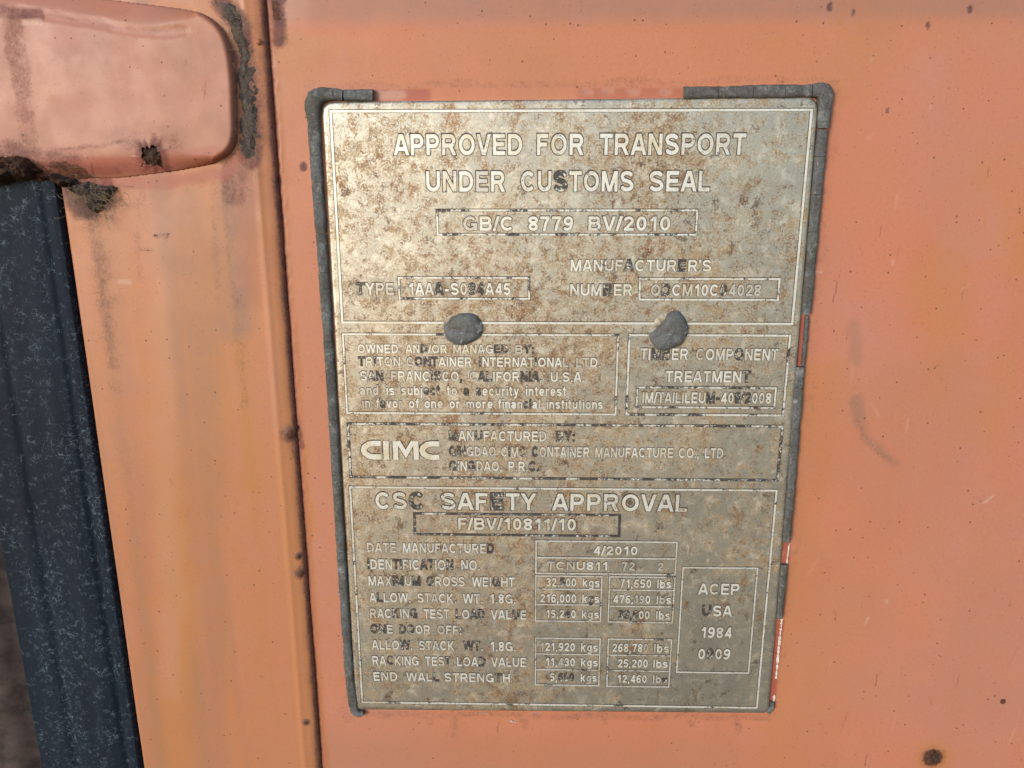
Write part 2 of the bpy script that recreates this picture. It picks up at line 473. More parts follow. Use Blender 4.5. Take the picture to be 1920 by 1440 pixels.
# soft dirt round the sealant
halo = lambda l, w, s: add(A, 'grime_shade', stroke(X, Z, l, w, 18, yp) * s)
halo([(578, 170), (600, 300), (640, 1000), (655, 1340)], 8, 0.30)
halo([(580, 163), (700, 165), (1280, 158), (1556, 152)], 5, 0.36)
halo([(1560, 160), (1535, 500), (1487, 1000), (1462, 1200), (1445, 1340)], 9, 0.30)
halo([(690, 1340), (1000, 1341), (1440, 1345)], 3, 0.42)
for x_, l_ in ((800, 20), (850, 40), (985, 26), (1130, 14), (1290, 18), (1380, 30)):
    add(A, 'grime_shade', stroke(X, Z, [(x_, 1338), (x_ + 3, 1340 + l_)], 6, 16, yp, (1, .4)) * 0.42)
# strip where the sealant has come off along the top
zt0, zt1 = at(990, 187, yp).z, at(990, 166, yp).z
strip = sstep(zt0 - .001, zt0, Z) * (1 - sstep(zt1 - 0.0002, zt1 + 0.0006, Z)) * sstep(at(698, 175, yp).x, at(702, 175, yp).x, X) * (1 - sstep(at(1282, 175, yp).x, at(1286, 175, yp).x, X))
for k in ('grime_shade', 'fade_tint', 'ochre'):
    A[k] *= 1 - strip
add(A, 'ochre', strip * 0.35)
add(A, 'red', strip * (1 - sstep(at(800, 175, yp).x, at(815, 175, yp).x, X)) * 0.8)
add(A, 'red', strip * sstep(at(1075, 175, yp).x, at(1095, 175, yp).x, X) * 0.55)
add(A, 'pale', stroke(X, Z, [(712, 178), (752, 178)], 5, 8, yp) * 0.5)
for cx in (1101, 1141, 1188, 1248):
    add(A, 'pale', stroke(X, Z, [(cx - 8, 172), (cx + 8, 172)], 2.0, 7, yp) * 0.34)
    add(A, 'grime_shade', stroke(X, Z, [(cx - 11, 173), (cx - 4, 174)], 2, 5, yp) * 0.6)
# bare red primer where the sealant is missing down the right side
for l_ in ([(1508, 600), (1495, 690)], [(1478, 1018), (1472, 1056)], [(1463, 1165), (1452, 1260), (1446, 1320)]):
    add(A, 'red', stroke(X, Z, l_, 7, 3, yp) * 0.9)
# smear, flicks and scratches
add(A, 'dull', stroke(X, Z, [(1604, 750), (1612, 790), (1626, 824), (1650, 848), (1680, 872)], 7, 14, yp, (1, .3)) * 0.75)
add(A, 'grime_shade', stroke(X, Z, [(1603, 752), (1612, 790), (1625, 822), (1648, 845), (1668, 862)], 5, 12, yp, (1, .3)) * 0.36)
add(A, 'grime_shade', stroke(X, Z, [(1596, 615), (1605, 645), (1602, 670)], 5, 12, yp) * 0.2)
add(A, 'dull', stroke(X, Z, [(1598, 612), (1606, 645), (1602, 676)], 6, 16, yp) * 0.5)
for (x0, y0, x1, y1, s) in ((1575, 505, 1562, 567, .8), (1811, 532, 1803, 560, .7), (1592, 616, 1586, 640, .7), (1854, 314, 1850, 332, .8),
                            (1654, 420, 1648, 445, .7), (1566, 1140, 1566, 1162, .8), (1897, 1120, 1894, 1136, .7), (1647, 1260, 1641, 1286, .9),
                            (1798, 1268, 1792, 1288, .7), (1626, 1412, 1622, 1434, .9), (1740, 230, 1738, 240, .6), (1760, 684, 1752, 690, .9),
                            (1490, 1395, 1484, 1408, .6), (1740, 380, 1736, 392, .6), (935, 1354, 932, 1372, .8), (1020, 1355, 1013, 1385, .4)):
    add(A, 'grime_shade', stroke(X, Z, [(x0, y0), (x1, y1)], 0.9, 2.2, yp, (.3, 1.4)) * s * 0.8)
    add(A, 'rust', stroke(X, Z, [(x1, y1), (x1 + 1, y1 + 1)], 1.2, 2.2, yp) * s * 0.7)
for (x0, y0, x1, y1) in ((1628, 1158, 1622, 1170), (1672, 497, 1676, 488), (1845, 942, 1862, 930), (1540, 510, 1530, 511), (1662, 1125, 1664, 1130)):
    add(A, 'pale', stroke(X, Z, [(x0, y0), (x1, y1)], 1.0, 2.0, yp) * 0.7)
rng = random.Random(5)
for k in range(26):                        # hairline scratches and chalky rubs
    px_, py_ = rng.uniform(1480, 1910), rng.uniform(20, 1420); L_ = rng.uniform(8, 40); a_ = rng.gauss(1.45, .35)
    add(A, rng.choice(('pale', 'grime_shade', 'red')), stroke(X, Z, [(px_, py_), (px_ - L_ * math.cos(a_), py_ + L_ * math.sin(a_))], 0.4, 2.6, yp, (1, .3)) * rng.uniform(.2, .45))
for k in range(12):
    px_, py_ = rng.uniform(1500, 1900), rng.uniform(60, 1380)
    add(A, rng.choice(('fade_tint', 'ochre', 'fade_tint')), stroke(X, Z, [(px_, py_), (px_ + rng.uniform(-30, 30), py_ + rng.uniform(60, 220))], rng.uniform(8, 30), 70, yp) * rng.uniform(.3, .6))
for k in range(9):                         # dirty runs under the plate's foot and along the top
    px_ = rng.uniform(690, 1430)
    add(A, 'grime_shade', stroke(X, Z, [(px_, 1340), (px_ + rng.uniform(-3, 6), 1350 + rng.uniform(10, 90))], 1.2, 9, yp, (1, .2)) * rng.uniform(.12, .3))
for k in range(30):
    px_, py_ = rng.uniform(1480, 1915), rng.uniform(10, 1430)
    s = rng.uniform(0.7, 1.7)
    add(A, 'rust', stroke(X, Z, [(px_, py_), (px_ + .5, py_ + 1)], s * 0.6, s + 1.2, yp) * 0.8)
for (cx, cy, s) in ((1555, 14, 5), (1598, 22, 3), (1816, 18, 4), (1739, 47, 4), (1665, 206, 3)):
    add(A, 'grime_shade', stroke(X, Z, [(cx, cy - 3), (cx, cy + 4)], s * .5, s * 1.5, yp) * 0.85)
# big rust blister and satellite bottom right
blist = np.hypot(X - at(1748, 1420, yp).x, Z - at(1748, 1420, yp).z)
add(A, 'rust', (1 - sstep(6 * PX, 40 * PX, blist)) * 0.95)
add(A, 'grime_shade', (1 - sstep(14 * PX, 52 * PX, blist)) * 0.6)
add(A, 'ochre', (1 - sstep(20 * PX, 60 * PX, blist)) * 0.9)
b2 = np.hypot(X - at(1881, 1315, yp).x, Z - at(1881, 1315, yp).z)
add(A, 'rust', (1 - sstep(3 * PX, 13 * PX, b2)) * 0.75)
add(A, 'grime_shade', stroke(X, Z, [(568, 310), (569, 314)], 4, 8, yp) * 0.9)
# thin drips at the foot of the plate and smears lower left
add(A, 'grime_shade', stroke(X, Z, [(620, 1400), (660, 1360), (700, 1390)], 4, 60, yp) * 0.16)
add(A, 'grime_shade', stroke(X, Z, [(640, 1330), (652, 1345)], 6, 22, yp) * 0.35)
Y = Y - 0.0009 * (1 - sstep(0, 30 * PX, blist)) - 0.0016 * (1 - sstep(5 * PX, 22 * PX, nd))
Y[:, 0] = 0.0042
heightfield('door_panel', xs, zs, Y, M_PAINT, door, A)

# --- door frame left of the seam
X_FL = -0.2835
xs = axis((X_FL, X_FL + 0.004, 0.0005), (X_FL + 0.004, X_SEAM - 0.016, 0.0012), (X_SEAM - 0.016, X_SEAM, 0.0006))
zs = axis((-0.62, -0.34, 0.02), (-0.34, 0.26, 0.0012), (0.26, 0.55, 0.01)) + Z0
X, Z = np.meshgrid(xs, zs)
yf = Y_FRAME
de = X_SEAM - X
wav = fbm(Z * 0 + 3.1, Z, 60, 4, 5) - 0.5
r = 0.0095
Y = yf + np.where(de < r, 0.0046 * (1 - np.sqrt(np.clip(1 - ((r - de) / r) ** 2.2, 0, 1))), 0)
Y = Y + np.where(X - X_FL < 0.003, 0.004 * (1 - np.sqrt(np.clip(1 - ((0.003 - (X - X_FL)) / 0.003) ** 2, 0, 1))), 0)
Y = Y + (fbm(X, Z, 10, 3, 41) - 0.5) * 0.0014 - 0.0006 * np.exp(-((de - 0.011) / 0.0022) ** 2) + wav * 0.0012 * (1 - sstep(0, 0.008, de))
A = zeros(X)
nb = fbm(X, Z, 25, 4, 43)
stk = fbm(X, Z * 0.04, 120, 4, 44)
def run(k, l, w, s_, amt, taper=(1, 1), cut=None):
    m = stroke(X, Z, l, w, s_, yf, taper)
    add(A, k, m * amt * (0.55 + 0.9 * (stk if cut is None else cut)))
run('ochre', [(455, 330), (468, 600), (490, 900)], 24, 50, 1.3, (1, .5))
run('red', [(470, 330), (476, 430), (482, 560)], 6, 40, 0.28, (1, .5))
run('grime_shade', [(448, 325), (456, 440), (466, 560)], 16, 50, 0.22, (1, .4))
run('grime_shade', [(235, 345), (330, 345), (420, 330)], 6, 34, 0.26)
run('ochre', [(470, 600), (520, 1100)], 14, 60, 0.55, (1, .6))
run('ochre', [(300, 800), (300, 1430)], 40, 90, 0.45)
run('ochre', [(170, 420), (200, 700)], 20, 40, 0.45)
run('grime_shade', [(170, 370), (182, 430), (196, 560), (210, 680)], 4, 44, 0.42, (1, .5))
run('grime_shade', [(205, 640), (230, 780), (246, 920), (262, 1040)], 1, 30, 0.26, (1, .5))
run('grime_shade', [(425, 330), (430, 480), (448, 640), (452, 760)], 2, 26, 0.34, (1, .5))
run('grime_shade', [(440, 300), (438, 360)], 14, 26, 0.55)
run('grime_shade', [(150, 355), (175, 380), (200, 362)], 18, 36, 0.85)
run('grime_shade', [(420, 10), (452, 50), (468, 150), (470, 290)], 14, 26, 0.75)
run('grime_shade', [(380, 335), (390, 400), (388, 520)], 20, 60, 0.16)
run('red', [(140, 345), (240, 346), (330, 336), (420, 322), (445, 300)], 5, 14, 0.6)
run('grime_shade', [(508, 1360), (545, 1330), (556, 1440)], 3, 34, 0.16)
run('grime_shade', [(470, 1330), (560, 1318)], 1, 8, 0.12)
run('grime_shade', [(490, 1410), (520, 1380)], 2, 34, 0.12)
run('fade_tint', [(280, 400), (330, 420)], 40, 90, 0.5)
add(A, 'ochre', 0.45 + 0.40 * sstep(0.35, 0.65, stk))
sv = fbm(X, Z * 0.03, 55, 4, 47)
add(A, 'dull', 0.22 + 0.60 * sstep(0.45, 0.72, sv))
run('dull', [(360, 380), (380, 800), (400, 1520)], 12, 70, 0.55)
run('dull', [(200, 420), (240, 800), (300, 1520)], 6, 55, 0.55)
run('grime_shade', [(268, 350), (262, 440), (266, 520)], 2, 22, 0.34, (1, .3))
run('grime_shade', [(400, 330), (404, 420), (410, 560)], 2, 20, 0.34, (1, .3))
run('ochre', [(330, 600), (345, 1520)], 20, 60, 1.0)
run('pale', [(296, 420), (306, 800), (326, 1300)], 2, 40, 0.16)
run('dull', [(440, 330), (450, 600)], 16, 50, 0.9)
run('fade_tint', [(150, 500), (260, 1400)], 4, 40, 0.5)
run('fade_tint', [(490, 380), (520, 800)], 4, 10, 0.6)
for l_, a_ in (([(289, 442), (316, 438), (312, 446)], .9), ([(262, 467), (286, 470)], .75), ([(310, 455), (316, 462)], .5), ([(210, 577), (216, 581)], .7),
               ([(202, 720), (207, 728)], .8), ([(318, 901), (322, 906)], .75), ([(486, 1268), (492, 1270)], .8), ([(383, 557), (392, 560)], .35),
               ([(330, 402), (334, 400)], .3), ([(320, 1180), (322, 1182)], .5), ([(285, 1252), (287, 1256)], .6), ([(487, 1199), (489, 1201)], .6)):
    add(A, 'grime_shade', stroke(X, Z, l_, 0.6, 9, yf) * a_ * .6)
    add(A, 'rust', stroke(X, Z, l_, 0.5, 5, yf) * a_ * 0.62)
add(A, 'pale', stroke(X, Z, [(224, 528), (242, 529)], 2, 5, yf) * 0.5)
# seam flank
add(A, 'grime_shade', (1 - sstep(0.0008, 0.0050 + wav * 0.005, de)) * 0.75)
add(A, 'rust', (1 - sstep(0.0003, 0.0016, de)) * 0.40)
for (cx, cy, s) in ((562, 1039, 6), (566, 1072, 9), (577, 1347, 6), (548, 812, 13), (524, 338, 8), (512, 18, 12)):
    d = np.hypot(X - at(cx, cy, yf + .004).x, Z - at(cx, cy, yf + .004).z)
    add(A, 'rust', (1 - sstep(s * .3 * PX, s * 1.4 * PX, d)) * 0.8)
    add(A, 'grime_shade', (1 - sstep(s * .6 * PX, s * 2.6 * PX, d)) * 0.9)
    Y = Y - 0.0012 * (1 - sstep(0, s * PX * 1.5, d))
Y[:, -1] = 0.0042
Y[:, 0] = 0.020
heightfield('door_frame', xs, zs, Y, M_PAINT, door, A)
# a paint bump beside the seam
# --- hinge lug, a pressed shell over the frame
right_e = [(150, -60), (200, -14), (283, 8), (367, 21), (410, 45), (433, 83), (443, 140), (446, 200), (446, 260), (431, 289), (400, 308)]
bot_e = [(400, 308), (333, 321), (233, 334), (110, 338), (0, 347), (-160, 360)]
top_e = [(-160, -50), (0, -32), (100, -16), (200, -2), (283, 8), (367, 21)]
yl = Y_FRAME
def rounder(L, n=4):
    P = [L[0]] + list(L) + [L[-1]]; out = []
    for i in range(1, len(P) - 2):
        p0, p1, p2, p3 = (np.array(P[i + k], float) for k in (-1, 0, 1, 2))
        for k in range(n):
            t = k / n
            out.append(tuple(0.5 * (2 * p1 + (p2 - p0) * t + (2 * p0 - 5 * p1 + 4 * p2 - p3) * t * t + (3 * p1 - p0 - 3 * p2 + p3) * t ** 3)))
    return out + [tuple(L[-1])]
right_e = right_e[:2] + rounder(right_e[2:])
outl = pts([(-160, -50), (0, -32), (100, -16), (200, -2)] + right_e[2:] + bot_e[1:], yl)
xs = axis((pts([(-160, 0)], yl)[0, 0], at(455, 200, yl).x, 0.00062))
zs = axis((at(0, 365, yl).z, at(0, -60, yl).z, 0.00062))
X, Z = np.meshgrid(xs, zs)
S = sdf(X, Z, outl)
dR, _ = dist_line(X, Z, pts(right_e[2:], yl))
dB, _ = dist_line(X, Z, pts(bot_e, yl))
dT, _ = dist_line(X, Z, pts(top_e, yl))
x_a, x_b = at(270, 200, yl).x, at(400, 200, yl).x
fl = 1 - sstep(x_a, x_b, X)
wB = (16 + 40 * fl) * PX; wT = (18 + 40 * fl) * PX; wR = 10 * PX
def prof(t, p):
    t = np.clip(t, 0, 1)
    return 1 - (1 - t) ** p
hB = prof(dB / wB, 2.0); hT = prof(dT / wT, 1.7); hR = prof(dR / wR, 2.6)
k = 0.10
hm = -k * np.log(np.exp(-hB / k) + np.exp(-hT / k) + np.exp(-hR / k)); hm = np.clip(hm + 0.03, 0, 1)
hm = np.where(S > 0, hm, 0)
H = yf - Y_LUG
Y = yf - H * hm * (0.96 + 0.10 * fbm(X, Z, 18, 3, 51)) + 0.003 * (S < 0)
# crease: a shallow valley along the upper bend
cr = stroke(X, Z, [(30, 18), (120, 30), (190, 47), (250, 57), (310, 60), (345, 56)], 3, 12, Y_LUG, (1, .4))
Y = Y + 0.0006 * cr
A = zeros(X)
stk = fbm(X, Z, 60, 4, 52)
yf_keep = yf; yf = Y_LUG
add(A, 'fade_tint', 0.5 + 0.5 * fbm(X, Z, 30, 4, 57))
add(A, 'ochre', 0.15 + 0.35 * sstep(0.4, 0.7, fbm(X, Z, 22, 4, 58)))
add(A, 'dull', 0.26 + 0.35 * sstep(0.4, 0.7, fbm(X, Z, 45, 5, 59)))
add(A, 'red', np.full(X.shape, 0.14))
run('grime_shade', [(-10, 300), (60, 302), (120, 318)], 18, 40, 0.75)
run('rust', [(-10, 318), (70, 320), (130, 330)], 10, 26, 0.75)
run('grime_shade', [(20, 30), (38, 130), (44, 200), (62, 285)], 12, 20, 0.50)
run('grime_shade', [(-20, 18), (50, 22), (74, 26)], 5, 14, 0.7)
run('grime_shade', [(60, 24), (190, 46), (260, 57), (310, 60)], 1, 8, 0.40, (1, .4))  # dark line of the upper crease: bend shade painted in
run('red', [(60, 24), (190, 46), (260, 57), (310, 60), (340, 56)], 1, 14, 0.25, (1, .3))  # reddish side of the same painted crease shade
run('grime_shade', [(0, 290), (100, 282), (180, 274), (250, 262), (320, 264)], 1, 8, 0.45)  # shade of the lower bend, painted as a thin dark line
run('grime_shade', [(250, 268), (290, 275), (320, 270)], 8, 30, 0.40)
run('red', [(80, 316), (200, 312), (330, 302), (400, 290)], 10, 14, 0.55)  # lower flank reddened: its weaker light is painted in
run('grime_shade', [(60, 322), (180, 318), (300, 312)], 4, 14, 0.5)  # painted shade of the downward flank, darkest near its edge
run('grime_shade', [(70, 300), (90, 320)], 10, 30, 0.5)
run('ochre', [(280, 90), (300, 200), (285, 250)], 8, 40, 0.4)
run('ochre', [(62, 160), (95, 170)], 6, 22, 0.6)
run('ochre', [(250, 240), (330, 262), (370, 280)], 4, 14, 0.5)
add(A, 'pale', stroke(X, Z, [(45, 42), (72, 40)], 2, 6, yf) * 0.6)
for l_ in ([(385, 152), (382, 186)], [(262, 193), (264, 198)], [(151, 174), (151, 177)], [(221, 88), (222, 90)], [(193, 72), (193, 73)], [(348, 113), (347, 124)], [(288, 226), (288, 228)]):
    add(A, 'grime_shade', stroke(X, Z, l_, 0.7, 2.2, yf) * 0.5)
hole_c = at(288, 293, -0.0072)
ang = np.arctan2(Z - hole_c.z, X - hole_c.x); rad = np.hypot((X - hole_c.x) / 1.15, Z - hole_c.z)
hr = (17 + 9 * (vnoise(ang * 2.2 + 9, ang * 0, 3) - 0.5) + 8 * (vnoise(ang * 5 + 30, ang * 0, 4) - 0.5)) * PX
add(A, 'rust', (1 - sstep(0.5, 1.75, rad / hr)) * 1.0)
add(A, 'grime_shade', (1 - sstep(1.0, 3.0, rad / hr)) * 0.85)
edge_l = (1 - sstep(2 * PX, 16 * PX, dB)) * (1 - sstep(at(110, 330, yf).x, at(260, 330, yf).x, X))
add(A, 'rust', edge_l * 0.8)
add(A, 'grime_shade', (1 - sstep(1 * PX, 8 * PX, np.abs(S))) * 0.55)
Y = Y - 0.0011 * np.exp(-((rad / hr - 1.15) / 0.5) ** 2) * (0.6 + 0.6 * fbm(X, Z, 200, 3, 8))
yf = yf_keep
keepv = (S > -2.2 * PX) & (rad > hr * 0.95)
kf = keepv[:-1, :-1] & keepv[1:, :-1] & keepv[:-1, 1:] & keepv[1:, 1:]
lug = heightfield('hinge_lug', xs, zs, Y, M_PAINT, door, A, kf)

def crust(name, poly_px, y, height, mat, parent, seed, scale=260, step=0.0006, thresh=0.30, label=None, soft=10, warp=20):
    """ragged lumpy patch that follows the outline; only where it stands proud of its bed is kept"""
    P = pts(poly_px, y)
    x0, z0 = P.min(0) - 0.002; x1, z1 = P.max(0) + 0.002
    xs = axis((x0, x1, step)); zs = axis((z0, z1, step))
    X, Z = np.meshgrid(xs, zs)
    d = sdf(X + (fbm(X, Z, 130, 4, seed + 5, .6) - .5) * warp * PX, Z + (fbm(X, Z, 130, 4, seed + 6, .6) - .5) * warp * PX, P)
    n = fbm(X, Z, scale, 5, seed, 0.62)
    h = sstep(-4 * PX, soft * PX, d) * (0.35 + 1.3 * n) - thresh
    kv = h > 0
    kf = kv[:-1, :-1] | kv[1:, :-1] | kv[:-1, 1:] | kv[1:, 1:]
    yy = y(X, Z) if callable(y) else y
    return heightfield(name, xs, zs, yy + min(0.0012, 0.14 * height) - np.clip(h, -0.3, None) * height, mat, parent, None, kf, label)

# rust cavity behind the hole, rust scale and packed dirt round the lug
crust('rust_cavity', [(262, 268), (318, 268), (318, 318), (262, 318)], -0.0036, 0.0048, M_RUST, lug, 61, 330, thresh=0.1)
for poly, yy, hh, sd in (([(-60, 296), (0, 292), (40, 294), (66, 300), (76, 322), (60, 336), (0, 344), (-60, 350)], -0.0085, 0.010, 62),
                         ([(72, 328), (104, 326), (140, 332), (150, 348), (122, 352), (98, 342), (70, 340)], -0.0055, 0.009, 63)):
    crust('rust_scale', poly, yy, hh, M_RUST, lug, sd, 240)
crust('packed_dirt', [(404, 4), (430, 2), (456, 28), (474, 90), (484, 160), (490, 230), (486, 296), (456, 304), (446, 270), (448, 200), (445, 130), (436, 70), (418, 34)],
      Y_FRAME, 0.0022, M_DIRT, door, 64, 300, step=0.0004, thresh=0.16, soft=20, warp=22, label='cracked grey dirt packed beside the lug')
crust('packed_dirt', [(120, 344), (160, 338), (205, 340), (222, 350), (205, 372), (196, 398), (176, 402), (160, 380), (138, 360)],
      Y_FRAME, 0.0085, M_DIRT, door, 65, 420, thresh=0.30, label='brown fibrous dirt clump below the lug')
crust('seam_blister', [(534, 792), (552, 786), (566, 796), (566, 824), (552, 836), (538, 828)], 0.0030, 0.0045, M_RUST, door, 66, 300, thresh=0.42)
crust('rust_blister', [(1736, 1412), (1752, 1406), (1764, 1416), (1762, 1432), (1748, 1438), (1738, 1430)], Y_PANEL - .0006, 0.0016, M_RUST, door, 67, 420, step=0.0004, thresh=0.45)

def fibres(name, centre_px, n, spread, length, y, parent, seed, thick=0.00011):
    r_ = random.Random(seed); V = []; F = []
    for i in range(n):
        p = at(centre_px[0] + r_.gauss(0, spread[0]), centre_px[1] + r_.gauss(0, spread[1]), y)
        a = r_.uniform(0, 6.28); L = length * r_.uniform(.4, 1.3)
        pt = []; cur = Vector(p); da = r_.uniform(-.5, .5)
        for s in range(6):
            pt.append(cur.copy()); a += da + r_.uniform(-.4, .4)
            cur = cur + Vector((math.cos(a), r_.uniform(-.5, .3), math.sin(a))) * L / 5
        b = len(V)
        for q in pt:
            for kk in range(3):
                t = kk * 2.094
                V.append((q.x + thick * math.cos(t), q.y + thick * math.sin(t), q.z + thick * math.sin(t + 1)))
        for s in range(5):
            for kk in range(3):
                i0 = b + s * 3 + kk; i1 = b + s * 3 + (kk + 1) % 3
                F.append([i0, i1, i1 + 3, i0 + 3])
    o = mesh_obj(name, V, F, M_FIBRE, parent, False)
    o['kind'] = 'stuff'
    return o
fibres('dirt_fibres', (178, 370), 170, (20, 18), 0.011, Y_FRAME - 0.004, door, 71)
fibres('dirt_fibres', (464, 250), 36, (10, 40), 0.007, Y_FRAME - 0.0035, door, 72)
fibres('dirt_fibres', (445, 60), 36, (14, 26), 0.006, Y_FRAME - 0.0035, door, 73)

# little blisters in the paint of the frame
def blister(name, px, py, y, r_px, h, mat, parent):
    c = at(px, py, y); V = [(c.x, c.y - h, c.z)]; F = []
    for k, (rr, hh) in enumerate(((.5, .8), (.85, .4), (1.1, -0.15))):
        for i in range(12):
            t = i * math.tau / 12
            V.append((c.x + rr * r_px * PX * math.cos(t), c.y - h * hh, c.z + rr * r_px * PX * math.sin(t)))
    for i in range(12):
        F.append([0, 1 + i, 1 + (i + 1) % 12])
        for k in range(2):
            a = 1 + k * 12; F.append([a + i, a + 12 + i, a + 12 + (i + 1) % 12, a + (i + 1) % 12])
    A_ = {k: np.full(len(V), v) for k, v in dict(rust=.2, grime_shade=.2, ochre=.2, fade_tint=.3, pale=0., red=.4, dull=.2).items()}
    return mesh_obj(name, V, F, mat, parent, True, A_)
blister('paint_blister', 484, 78, Y_FRAME, 5, 0.0012, M_PAINT, door)
blister('paint_blister', 442, 201, Y_FRAME, 3, 0.0010, M_PAINT, door)

# broken white edge of the paint film down the right side of the plate
def ragged_strip(name, l_px, w_px, y, mat, parent, seed):
    P = pts(l_px, y); r_ = random.Random(seed)
    n = int(np.hypot(*(P[-1] - P[0])) / 0.0012)
    t = np.linspace(0, len(P) - 1, n); idx = np.minimum(t.astype(int), len(P) - 2); f = (t - idx)[:, None]
    Q = P[idx] * (1 - f) + P[idx + 1] * f
    V = []; F = []
    for i, (x, z) in enumerate(Q):
        a = r_.uniform(-.4, .4) * PX; b = w_px * PX * r_.uniform(.35, 1.5) * (0.3 if r_.random() < .15 else 1)
        V += [(x + a - b / 2, y, z), (x + a - b / 4, y - 0.0005, z), (x + a + b / 2, y - 0.0004, z), (x + a + b / 2 + .0002, y + .0003, z)]
        if i:
            k_ = 4 * i
            F += [[k_ - 4 + j, k_ - 3 + j, k_ + 1 + j, k_ + j] for j in range(3)]
    return mesh_obj(name, V, F, mat, parent, False)
ragged_strip('paint_film_edge', [(1466, 1160), (1460, 1215), (1455, 1272)], 4, Y_PANEL - .0002, M_CHIP, door, 1)
ragged_strip('paint_film_edge', [(1452, 1303), (1450, 1318)], 4, Y_PANEL - .0002, M_CHIP, door, 2)
ragged_strip('paint_film_edge', [(1480, 1018), (1475, 1056)], 2.2, Y_PANEL - .0002, M_CHIP, door, 3)
ragged_strip('paint_film_edge', [(893, 1336), (916, 1337)], 4, Y_PANEL - .0004, M_CHIP, door, 4)
ragged_strip('paint_film_edge', [(995, 1337), (1016, 1337)], 3, Y_PANEL - .0004, M_CHIP, door, 5)
ragged_strip('paint_drop', [(956, 1350), (961, 1353), (967, 1354)], 6, Y_PANEL - .0004, M_CHIP, door, 6)

# ------------------------------------------------------------------ rubber gasket and the post behind it
X_GR = -0.2848
gl = pts([(0, 1045), (75, 1440)], -0.003)[:, 0].mean()
xs = axis((gl, gl + 0.004, 0.0005), (gl + 0.004, X_GR - 0.004, 0.0015), (X_GR - 0.004, X_GR, 0.0004))
zs = axis((-0.62, -0.34, 0.02), (-0.34, at(60, 318, -.003).z - Z0, 0.0018)) + Z0
X, Z = np.meshgrid(xs, zs)
e = np.minimum(X - xs[0], xs[-1] - X)
Y = -0.0026 + 0.0045 * (1 - np.sqrt(np.clip(1 - (np.clip(1 - e / 0.0016, 0, 1)) ** 2, 0, 1)))
Y = Y + (fbm(X, Z * 0.05, 40, 3, 81) - 0.5) * 0.0050 + (fbm(X, Z, 60, 4, 82) - 0.5) * 0.0008
Y = Y - 0.0012 * np.exp(-((X - X_GR + 0.022) / 0.006) ** 2) + 0.0022 * np.exp(-((X - X_GR + 0.0095) / 0.0022) ** 2) + 0.0018 * np.exp(-((X - X_GR + 0.050) / 0.003) ** 2)
Y[:, 0] = 0.020; Y[:, -1] = 0.020
o = heightfield('rubber_gasket', xs, zs, Y, M_RUBBER, None)
tag(o, 'black rubber door gasket with fine pale cracks beside the orange frame', 'gasket')
xs = axis((gl - 0.16, gl - 0.001, 0.0025)); zs = axis((-0.62, 0.10, 0.004)) + Z0
X, Z = np.meshgrid(xs, zs)
Y = 0.016 + (fbm(X, Z, 60, 4, 91) - 0.5) * 0.004 - 0.010 * sstep(gl - 0.006, gl - 0.03, X)
o = heightfield('corner_post', xs, zs, Y, M_POST, None)
tag(o, 'dark grey rusted steel post at the lower left behind the gasket', 'post')

# ------------------------------------------------------------------ data plate
plate_corners = [at(603, 191), at(1535.5, 181), at(1441, 1338), at(667, 1331)]
pxc = [(p.x, p.z) for p in plate_corners]
plate = thing('data_plate', 'stained rectangular metal approval plate with etched lettering riveted to the orange door', 'plate',
              (sum(p[0] for p in pxc) / 4, 0.0, min(p[1] for p in pxc)))
def rounded(poly, radii, n=7):
    out = []
    m = len(poly)
    for i in range(m):
        p = Vector(poly[i]); a = (Vector(poly[i - 1]) - p).normalized(); b = (Vector(poly[(i + 1) % m]) - p).normalized()
        r_ = radii[i]
        for k in range(n):
            t = k / (n - 1)
            q0 = p + a * r_ * (1 - t); q1 = p + b * r_ * t
            out.append(tuple(q0 * (1 - t) + q1 * t))
    return out
ring = rounded(pxc, (0.007, 0.008, 0.003, 0.003))
# dense face so that its dents and stain zones are carried by the sheet itself
nx, nz = 200, 280
xa, xb = min(p[0] for p in ring), max(p[0] for p in ring); za, zb = min(p[1] for p in ring), max(p[1] for p in ring)
cx_, cz_ = (xa + xb) / 2, (za + zb) / 2
RG = np.array(ring)
def ray_scale(rgn, c, n_a=1):
    return rgn
levels = np.r_[np.linspace(0.02, 0.9, 60), np.linspace(0.915, 0.985, 6), 0.994, 1.0]
# resample the outline evenly
seg = np.r_[0, np.cumsum(np.hypot(*np.diff(np.vstack([RG, RG[:1]]), axis=0).T))]
tt = np.linspace(0, seg[-1], 360, endpoint=False)
RR = np.c_[np.interp(tt, seg, np.r_[RG[:, 0], RG[0, 0]]), np.interp(tt, seg, np.r_[RG[:, 1], RG[0, 1]])]
ctr = np.array([cx_, cz_])
V = [];
for L in levels:
    q = ctr + (RR - ctr) * L
    V.append(np.c_[q[:, 0], np.full(360, 0.0006 if L == 1.0 else 0.0), q[:, 1]])
V.append(np.c_[RR[:, 0], np.full(360, 0.0024), RR[:, 1]])
V = np.vstack(V); nr = len(levels) + 1
F = [[r_ * 360 + i, r_ * 360 + (i + 1) % 360, (r_ + 1) * 360 + (i + 1) % 360, (r_ + 1) * 360 + i] for r_ in range(nr - 1) for i in range(360)]
F.append(list(range(359, -1, -1)))
X, Z = V[:, 0], V[:, 2]
stain = 0.45 + 0.35 * (fbm(X, Z, 12, 3, 101) - 0.5) * 2
stain = stain + 0.12 * np.exp(-(((X + 0.06) / 0.07) ** 2 + ((Z - Z0 - 0.02) / 0.10) ** 2))
stain = stain - 0.25 * sstep(0.0, -0.23, Z - Z0) * sstep(-0.02, 0.1, X)
soot = np.zeros(len(X))
